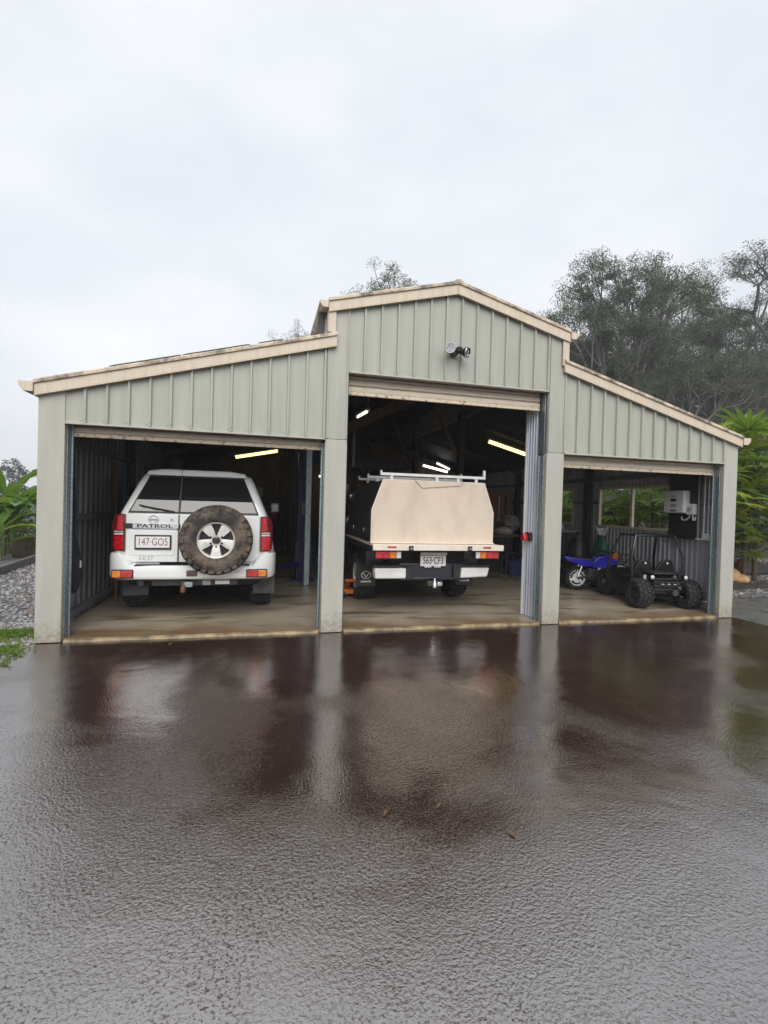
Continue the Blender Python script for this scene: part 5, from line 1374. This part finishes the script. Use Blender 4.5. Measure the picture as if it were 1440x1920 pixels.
# grass tufts growing through the gravel
def tufts(name, pts, label, hmax=.055):
    V, F = [], []
    for x, y, n in pts:
        for k in range(n):
            px, py = x+rng.normal(0, .06), y+rng.normal(0, .06)
            a = rng.uniform(0, 6.28); h = rng.uniform(.35, 1)*hmax; lx, ly = rng.normal(0, .04, 2)
            w = .004; i = len(V)
            V += [(px-w*math.cos(a), py-w*math.sin(a), -.02), (px+w*math.cos(a), py+w*math.sin(a), -.02), (px+lx*.4, py+ly*.4, h*.7), (px+lx, py+ly, h)]
            F += [(i, i+1, i+2), (i+1, i+3, i+2)]
    me = bpy.data.meshes.new(name); me.from_pydata(V, [], F); me.materials.append(M['grassm'])
    tag(link(name, me), label, 'grass', kind='stuff')
pts = []
for k in range(90):
    y = rng.normal(.38, .12); x = rng.uniform(-3.2, -2.3); pts.append((x, y+(x+2.3)*.1, 14))
for k in range(34): pts.append((rng.uniform(-2.5, -2.27), rng.uniform(-.8, -.1), 9))
tufts('grass', pts, 'low green grass growing through the gravel by the left post')

# timber edging of the left garden bed
for k in range(4):
    y0 = .5+2.4*k
    x0, x1 = -4.72-.12*(y0-4.9)-.02, -4.72-.12*(y0+2.38-4.9)-.02
    mb = MB(); mb.add([(x0-.09,y0,-.06),(x0,y0,-.06),(x1,y0+2.38,-.06),(x1-.09,y0+2.38,-.06),(x0-.09,y0,.15),(x0,y0,.15),(x1,y0+2.38,.15),(x1-.09,y0+2.38,.15)],
                      ((0,3,2,1),(4,5,6,7),(0,1,5,4),(1,2,6,5),(2,3,7,6),(3,0,4,7)))
    tag(mb.build('timber_edging', 'sleeper_top', bevel=.01), 'low timber edging beam, %s along the left gravel' % ('nearest', 'second', 'third', 'farthest')[k], 'edging', 'edging beams of the left garden bed')
# ------------------------------------------------------------------ leaves
def banana_leaf(seed, L=1.5, W=.34):
    rr = np.random.default_rng(seed); n = 12; mb = MB(); mid = []
    up = rr.uniform(.55, 1.0); droop = rr.uniform(.9, 1.6)
    for i in range(n+1):
        t = i/n; ang = up - droop*t*t
        mid.append(Vector((0, 0, 0)) if i == 0 else mid[-1]+Vector((math.cos(ang), 0, math.sin(ang)))*(L/n))
    stalk = 3
    V, F = [], []
    for i in range(stalk, n+1):
        t = (i-stalk)/(n-stalk); w = W*.5*math.sin(math.pi*min(1, .06+t*.94))**.6 + .003
        if i == n: w = .004
        f = .25+.1*rr.normal()
        for s in (-1, 0, 1): V.append(mid[i]+Vector((0, s*w, abs(s)*w*f - (0 if s == 0 else .02*rr.normal()))))
    for i in range(n-stalk):
        for j in (0, 1): F.append((3*i+j, 3*i+j+1, 3*i+4+j, 3*i+3+j))
    mb.add(V, F); mb.tube([mid[i]-Vector((0, 0, .012)) for i in range(n)], .018, 5, r1=.004)
    return mb
BL = []
for k in range(5):
    o = banana_leaf(40+k, 1.45+.12*k, .30+.03*k).build('leaf', 'banana', angle=80, recalc=False); BL.append(o.data); bpy.data.objects.remove(o)
BLY = []
for me in BL[:2]:
    m2 = me.copy(); m2.materials.clear(); m2.materials.append(M['banana_y']); BLY.append(m2)
def banana_plant(name, loc, label, n, stem_h, s, seed, yellow=.25):
    rr = np.random.default_rng(seed)
    r = empty(name, loc, label=label, cat='plant', group='broad-leaved plants left of the shed')
    for j in range(max(1, n//5)):
        a = rr.uniform(0, 6.28); d = rr.uniform(0, .22)
        MB().tube([(d*math.cos(a), d*math.sin(a), -.1), (d*.6*math.cos(a), d*.6*math.sin(a), stem_h*rr.uniform(.8, 1.1))], .055*s, 8, r1=.035*s).build('stem', 'stem', r)
    for i in range(n):
        me = BLY[int(rr.integers(0, 2))] if rr.uniform() < yellow else BL[int(rr.integers(0, 5))]
        o = link('leaf', me, r); k = s*rr.uniform(.75, 1.15)
        o.location = (rr.normal(0, .08), rr.normal(0, .08), stem_h*rr.uniform(.35, 1.0)); o.scale = (k, k, k)
        o.rotation_euler = (rr.normal(0, .15), rr.uniform(-.45, .35), i*2.4+rr.normal(0, .25))
banana_plant('banana_plant', (-6.05, 8.35, 0), 'leafy banana plant right of the others against the shed post', 15, 1.15, .85, 1, .35)
banana_plant('banana_plant', (-5.95, 7.25, 0), 'low dark green banana plant at the front edge of the left bed', 12, .55, .8, 2, .1)
banana_plant('banana_plant', (-6.55, 9.1, 0), 'tall banana plant with raised leaves at the back of the left bed', 14, 1.35, 1.0, 3, .3)
banana_plant('banana_plant', (-6.9, 8.1, 0), 'wide banana plant at the left edge of the picture', 14, 1.0, 1.0, 4, .2)
banana_plant('banana_plant', (-5.75, 9.9, 0), 'half hidden banana plant behind the shed corner', 12, 1.1, .9, 5, .3)
lumpy('dead_stump', (-5.62, 8.0, -.02), (.28, .22, .35), 'palmtrunk', 'brown dead stump beneath the banana leaves by the post', 'stump', 12, .35)

def fan_leaf(seed, n=13, L=.62, mat='palm'):
    rr = np.random.default_rng(seed); mb = MB()
    stalk = rr.uniform(.45, .65)
    pts = [Vector((stalk*t, 0, stalk*(.55*t-.25*t*t))) for t in (0, .33, .66, 1)]
    mb.tube(pts, .010, 5, r1=.006)
    c = pts[-1]
    for i in range(n):
        a = R(-118+236*i/(n-1))+rr.normal(0, .05); l = L*rr.uniform(.8, 1.05)*(1-.25*abs(a)/2.2)
        d = Vector((math.cos(a), math.sin(a), 0)); s = Vector((-math.sin(a), math.cos(a), 0)); w = .038
        dr = rr.uniform(.15, .42)
        P = []
        for t, ww in ((.03, .25), (.35, 1), (.7, .85), (1.0, .05)):
            m = c+d*(l*t)+Vector((0, 0, .10*t-dr*l*t*t))
            P += [m-s*w*ww+Vector((0, 0, .012*ww)), m, m+s*w*ww+Vector((0, 0, .012*ww))]
        mb.add(P, [(3*k+j, 3*k+j+1, 3*k+4+j, 3*k+3+j) for k in range(3) for j in (0, 1)])
    o = mb.build('frond', mat, angle=80, recalc=False); me = o.data; bpy.data.objects.remove(o); return me
FAN = [fan_leaf(60+k, 12+k, .55+.05*k) for k in range(4)]
FANY = [fan_leaf(70+k, 13, .55, 'palm_y') for k in range(2)]
FAND = [fan_leaf(80, 11, .5, 'dead')]
def fan_palm(loc, h, n, s, label, seed, yellow=.3, dead=2):
    rr = np.random.default_rng(seed)
    r = empty('fan_palm', loc, label=label, cat='palm', group='fan palms right of the shed')
    MB().tube([(0, 0, -.1), (.03, .02, h*.5), (0, .04, h)], .05, 8, r1=.035).build('trunk', 'palmtrunk', r)
    for i in range(n+dead):
        isd = i >= n
        me = FAND[0] if isd else (FANY[int(rr.integers(0, 2))] if rr.uniform() < yellow else FAN[int(rr.integers(0, 4))])
        o = link('frond', me, r); k = s*rr.uniform(.8, 1.15); t = i/n
        o.location = (0, .04*(1-t), h-(.5*h*t*.75 if not isd else .3*h+.2)); o.scale = (k, k, k)
        o.rotation_euler = (rr.normal(0, .2), (R(75) if isd else R(-45+62*t+rr.normal(0, 9))), i*2.399+rr.normal(0, .2))
fan_palm((8.35, 2.05, 0), 2.55, 20, 1.0, 'fan palm nearest the right shed corner with drooping fans', 11, .25)
fan_palm((9.75, 2.75, .1), 2.9, 20, 1.05, 'tall fan palm with bright yellow green crown right of the roof end', 12, .5)
fan_palm((10.2, 3.5, .4), 2.6, 18, 1.0, 'fan palm above the garden steps at the right edge', 13, .5)
fan_palm((8.0, 3.6, 0), 1.9, 16, .95, 'fan palm outside the near window of the right wall', 14, .3, 8)
fan_palm((7.75, 2.55, 0), 1.75, 12, .8, 'low fan palm close outside the near window of the right wall', 15, .2, 6)
fan_palm((8.2, 5.2, 0), 1.9, 16, .95, 'fan palm outside the far window of the right wall', 16, .3, 4)
fan_palm((9.05, 1.95, 0), 1.3, 14, .7, 'short fan palm low beside the sandstone rocks', 17, .5, 0)
fan_palm((10.0, 2.2, .1), 2.75, 22, 1.15, 'tallest fan palm with fans reaching above the right gutter', 18, .5, 2)
fan_palm((10.6, 2.9, .2), 2.0, 20, 1.0, 'bushy fan palm at the right edge beside the top sleeper', 19, .4, 0)
fan_palm((9.9, 2.35, .1), 1.75, 18, .9, 'dense fan palm behind the sandstone rocks', 20, .3, 0)

def strap_leaf(mat):
    mb = MB(); P = []
    for t, w, z in ((0, .03, 0), (.3, .035, .18), (.65, .03, .30), (1.0, .003, .28)):
        x = .42*t; P += [(x, -w, z+.012), (x, 0, z), (x, w, z+.012)]
    mb.add(P, [(3*k+j, 3*k+j+1, 3*k+4+j, 3*k+3+j) for k in range(3) for j in (0, 1)])
    o = mb.build('leaf', mat, angle=80, recalc=False); me = o.data; bpy.data.objects.remove(o); return me
ST = strap_leaf('brom'); STG = strap_leaf('palm')
for loc, s, me, lb in (((9.55, 2.75, .14), 1.1, ST, 'red leaved bromeliad beneath the fan palms'), ((10.1, 2.7, .14), .9, ST, 'smaller red bromeliad right of the larger one above the rocks'), ((9.15, 2.35, .0), .8, STG, 'green strap leaved plant beside the sandstone rocks')):
    r = empty('bromeliad', loc, label=lb, cat='plant', group='bromeliads on the garden steps')
    MB().lathe([(0, .03), (.1, .05), (.16, .02)], (0, 0, 0), 'z', 8).build('core', 'stem', r)
    for i in range(18):
        o = link('leaf', me, r); o.rotation_euler = (0, R(-35+2.6*i*.9), i*2.4); k = s*random.uniform(.7, 1.1); o.scale = (k, k, k); o.location = (0, 0, .05)

# ------------------------------------------------------------------ trees
def leaves_mesh(name, tips, per, sp, mat, seed, ll=(.11, .21), lw=.05, flat=.65, droop=.55):
    rr = np.random.default_rng(seed)
    T = np.array([t[:3] for t in tips]); S_ = np.array([t[3] for t in tips])
    idx = np.repeat(np.arange(len(T)), per); n = len(idx)
    u = rr.normal(0, 1, (n, 3)); u /= np.linalg.norm(u, axis=1)[:, None]
    rad = rr.uniform(0, 1, n)**.45
    P = T[idx]+u*(rad*S_[idx]*sp)[:, None]*np.array([1, 1, flat])
    d = rr.normal(0, 1, (n, 3))*np.array([.8, .8, .6])+np.array([0, 0, -droop]); d /= np.linalg.norm(d, axis=1)[:, None]
    w = np.cross(d, rr.normal(0, 1, (n, 3))); w /= np.linalg.norm(w, axis=1)[:, None]
    L = rr.uniform(ll[0], ll[1], n)[:, None]; W = lw*rr.uniform(.7, 1.3, n)[:, None]
    V = np.stack((P-d*L*.5, P+w*W*.5, P+d*L*.5, P-w*W*.5), 1).reshape(-1, 3)
    me = bpy.data.meshes.new(name)
    me.vertices.add(len(V)); me.vertices.foreach_set('co', V.ravel())
    me.loops.add(n*4); me.loops.foreach_set('vertex_index', np.arange(n*4))
    me.polygons.add(n); me.polygons.foreach_set('loop_start', np.arange(n)*4); me.polygons.foreach_set('loop_total', np.full(n, 4))
    me.materials.append(M[mat]); me.update(); me.validate()
    return me
def tree_skeleton(seed, H, fork=.42, up=.75, nmain=4, levels=4):
    """gum: a trunk that forks into ascending limbs, leaf clumps gathered at the ends"""
    rr = np.random.default_rng(seed); mb = MB(); tips = []
    def seg(p, d, L, r, r1, k=4, w=.10, sides=6):
        pts = [p]
        for i in range(k):
            d = (d+Vector(rr.normal(0, w, 3))).normalized(); pts.append(pts[-1]+d*L/k)
        mb.tube(pts, [r+(r1-r)*i/k for i in range(k+1)], sides, cap=False)
        return pts, d
    def grow(p, d, L, r, lvl):
        pts, d2 = seg(p, d, L, r, r*.62, 4, .13, 6 if lvl < 2 else 4)
        if lvl >= levels:
            tips.append((*pts[-1], rr.uniform(.75, 1.2))); 
            if rr.uniform() < .6: tips.append((*pts[2], rr.uniform(.5, .8)))
            return
        n = int(rr.integers(2, 4)) + (1 if lvl < 2 else 0)
        a0 = rr.uniform(0, 6.28)
        for j in range(n):
            a = a0+6.28*j/n+rr.normal(0, .3)
            o = d2.orthogonal().normalized(); o = (Matrix.Rotation(a, 3, d2) @ o)
            nd = (d2*rr.uniform(.75, 1.1)+o*rr.uniform(.45, .85)+Vector((0, 0, .12))).normalized()
            grow(pts[-1] if rr.uniform() < .75 else pts[3], nd, L*rr.uniform(.6, .8), r*.55, lvl+1)
    r0 = H*.018
    pts, d = seg(Vector((0, 0, -.5)), Vector((0, 0, 1)), H*fork+.5, r0*1.25, r0*.8, 6, .04, 9)
    a0 = rr.uniform(0, 6.28)
    for j in range(nmain):
        a = a0+6.28*j/nmain+rr.normal(0, .25)
        grow(pts[-1] if j else pts[-1], Vector((math.cos(a)*(1-up*.55), math.sin(a)*(1-up*.55), up)).normalized(), H*.19, r0*.5, 1)
    grow(pts[-1], Vector((rr.normal(0, .1), rr.normal(0, .1), 1)).normalized(), H*.22, r0*.55, 1)
    for j in range(2):      # low side limbs
        a = rr.uniform(0, 6.28); grow(pts[4], Vector((math.cos(a), math.sin(a), .55)).normalized(), H*.15, r0*.35, 2)
    zt = max(t[2] for t in tips)+.5
    return mb, tips, zt
KINDS = []
for seed, fork, up, nm, per, sp in ((101, .38, .95, 4, 150, .74), (112, .28, .8, 5, 160, .88), (123, .42, .9, 3, 110, .8), (134, .5, 1.0, 2, 110, .75)):
    mb, tips, zt = tree_skeleton(seed, 18, fork, up, nm, 4)
    if len(tips) > 330: tips = [tips[i] for i in np.random.default_rng(1).choice(len(tips), 330, replace=False)]
    o = mb.build('trunk', 'bark', angle=60, recalc=False); tm = o.data; bpy.data.objects.remove(o)
    KINDS.append((tm, leaves_mesh('crown', tips, per, sp, 'gum', seed), zt))
def gum(loc, H, kind, rz, label, wide=1.0):
    r = empty('gum_tree', loc, rz, label, 'tree', 'gum trees behind the shed')
    k = H/KINDS[kind][2]
    for nm, me in zip(('trunk', 'crown'), KINDS[kind][:2]):
        o = link(nm, me, r); o.scale = (k*wide, k*wide, k)
    return r
for x, y, top, kind, rz, wd, lb in (
        (24.0, 22.5, 19.2, 0, .4, 1.05, 'tallest gum tree right of the gable with open rounded crown'),
        (21.9, 22.5, 16.9, 1, 1.9, .9, 'gum tree nearest the gable with its crown just above the roof'),
        (27.6, 23.0, 18.6, 0, 3.6, 1.0, 'gum tree right of the tallest one with a clumped crown'),
        (35.0, 20.5, 22.0, 2, 5.0, 1.25, 'gum tree at the right edge with spreading bare limbs'),
        (32.0, 26.0, 17.2, 1, 3.3, 1.1, 'dense lower gum tree between the tallest and the right edge'),
        (25.0, 26.5, 16.5, 1, .2, 1.15, 'dense gum tree low behind the tallest one'),
        (37.5, 26.0, 19.5, 1, 1.1, 1.1, 'gum tree behind the one at the right edge'),
        (23.6, 25.5, 15.0, 1, 5.2, 1.0, 'leafy gum tree filling the gap beside the gable'),
        (29.5, 21.0, 13.2, 1, 2.4, 1.2, 'low leafy gum tree above the middle of the right roof'),
        (34.5, 23.0, 13.5, 1, 4.4, 1.2, 'low leafy gum tree beneath the bare limbed one'),
        (6.3, 25.0, 18.6, 3, .6, .9, 'slender gum tree rising behind the left slope of the gable'),
        (2.9, 25.5, 13.5, 3, 2.2, .7, 'small gum tree peeping over the lower roof left of the gable'),
        (24.5, 18.0, 11.8, 1, 4.0, 1.15, 'low bushy gum tree just above the right lower roof')):
    z = hill(x, y)
    gum((x, y, z-.1), (top-z)*1.0, kind, rz, lb, wd)
# woodland mass further up the slope
def wood(name, n, fn, hs, mat, label, seed, per=400, lw=.095, ll=(.18, .36)):
    rr = np.random.default_rng(seed); tips = []; tr = MB()
    for i in range(n):
        x, y, z = fn(rr); H = rr.uniform(*hs)
        tr.tube([(x, y, z-.5), (x+rr.normal(0, .3), y, z+H*.5), (x+rr.normal(0, .5), y, z+H*.85)], H*.012, 5, r1=.03, cap=False)
        for j in range(16):
            t = rr.uniform(.03, 1.0); w = H*.20*(1.15-abs(t-.55))
            tips.append((x+rr.normal(0, w*.6), y+rr.normal(0, w*.6), z+H*t, H*.085*rr.uniform(.7, 1.3)))
    me = leaves_mesh(name, tips, per//4, 1.05, mat, seed, ll, lw, .8, .3)
    o = tag(link(name, me), label, 'woodland', kind='stuff')
    tr.build('trunks', 'bark', o, recalc=False)
def up_slope(rr):
    x = rr.uniform(20, 62); y = rr.uniform(27, 48); return x, y, hill(x, y)
wood('woodland', 120, up_slope, (7, 11), 'gumfar', 'grey green woodland rising behind the gum trees', 5)
def far_left(rr):
    y = rr.uniform(50, 75); x = -.45*(y+5.6)+rr.uniform(-14, 10); return x, y, -.1
wood('treeline', 26, far_left, (3.6, 6.2), 'gumfar', 'far misty treeline beyond the banana plants', 6, 240, .12, (.2, .4))

# leafy shrubs on the bank at the right
def shrub(loc, h, w, mat, label, seed, n=26):
    rr = np.random.default_rng(seed); r = empty('shrub', loc, 0, label, 'shrub', 'shrubs on the bank')
    mb = MB(); tips = []
    for i in range(n):
        a = rr.uniform(0, 6.28); d = w*rr.uniform(0, 1)**.6; z = h*rr.uniform(.25, 1)*(1-.35*(d/w)**2)
        p = (d*math.cos(a), d*math.sin(a), z); tips.append((*p, .28*w))
        if i % 2: mb.tube([(0, 0, -.1), (p[0]*.4, p[1]*.4, z*.5), p], .018, 4, r1=.005, cap=False)
    mb.build('stems', 'palmtrunk', r, recalc=False)
    link('foliage', leaves_mesh('foliage', tips, 110, 1.1, mat, seed, (.09, .2), .05, .8, .2), r)
shrub((12.1, 4.9, .9), 2.1, 1.2, 'shrub', 'yellow green shrub on the bank at the right edge', 1)
shrub((14.2, 7.2, 1.2), 3.2, 1.7, 'shrub', 'larger rounded shrub higher on the bank above the palms', 2)
shrub((10.6, 5.6, .9), 2.3, 1.1, 'shrub', 'shrub behind the fan palms below the bank', 3)
shrub((9.2, 4.6, .0), 1.9, .9, 'shrub', 'dark leafy shrub between the fan palms and the shed wall', 4)
shrub((8.8, 6.8, .0), 2.4, 1.2, 'shrub', 'shrub outside the far end of the right wall', 6)
shrub((11.3, 3.35, .44), 1.5, .8, 'shrub', 'bright shrub growing above the middle sleeper at the right edge', 8)
fan_palm((11.0, 3.7, .44), 2.7, 20, 1.05, 'leaning fan palm at the far right above the shrub', 21, .6, 0)
shrub((-7.7, 10.5, 0), 1.6, 1.2, 'shrub', 'low green shrub behind the banana plants', 5)

# a few wet leaves and chips on the driveway
for k, (x, y, a, s) in enumerate(((-1.35, -3.25, .3, .035), (.62, -3.35, 1.2, .03), (1.16, -3.62, 2.0, .03), (.9, -3.35, .8, .03), (-.9, -.22, 1.0, .03), (.33, -.12, .5, .035))):
    o = MB().add([(-s, 0, .002), (0, -s*.3, .004), (s, 0, .006), (0, s*.3, .004)], [(0, 1, 2, 3)]).build('fallen_leaf', 'dead' if k < 4 else 'banana_y', smooth=False)
    o.location = (x, y, .004); o.rotation_euler = (0, 0, a)
    tag(o, ('brown fallen leaf lying on the left side of the wet driveway', 'brown fallen leaf left of the pair on the right of the driveway', 'brown fallen leaf right of the pair on the wet driveway', 'small brown fallen leaf between the pair on the driveway', 'yellow leaf on the driveway before the wagon', 'yellow leaf on the driveway beside the second post')[k], 'leaf', 'fallen leaves on the driveway')

# ------------------------------------------------------------------ rain haze
HAZE = 0.0018
if HAZE > 0:
    hm = bpy.data.materials.new('rain_haze'); hm.use_nodes = True
    hn = hm.node_tree; hn.nodes.clear()
    ho = hn.nodes.new('ShaderNodeOutputMaterial'); hv = hn.nodes.new('ShaderNodeVolumePrincipled')
    hv.inputs['Color'].default_value = (.86, .89, .93, 1); hv.inputs['Density'].default_value = HAZE
    hn.links.new(hv.outputs[0], ho.inputs['Volume'])
    M['haze'] = hm
    tag(MB().box((-160, -40, -1.5), (160, 260, 40)).build('haze', 'haze', smooth=False), 'thin grey rain haze in the air', 'haze', kind='stuff')
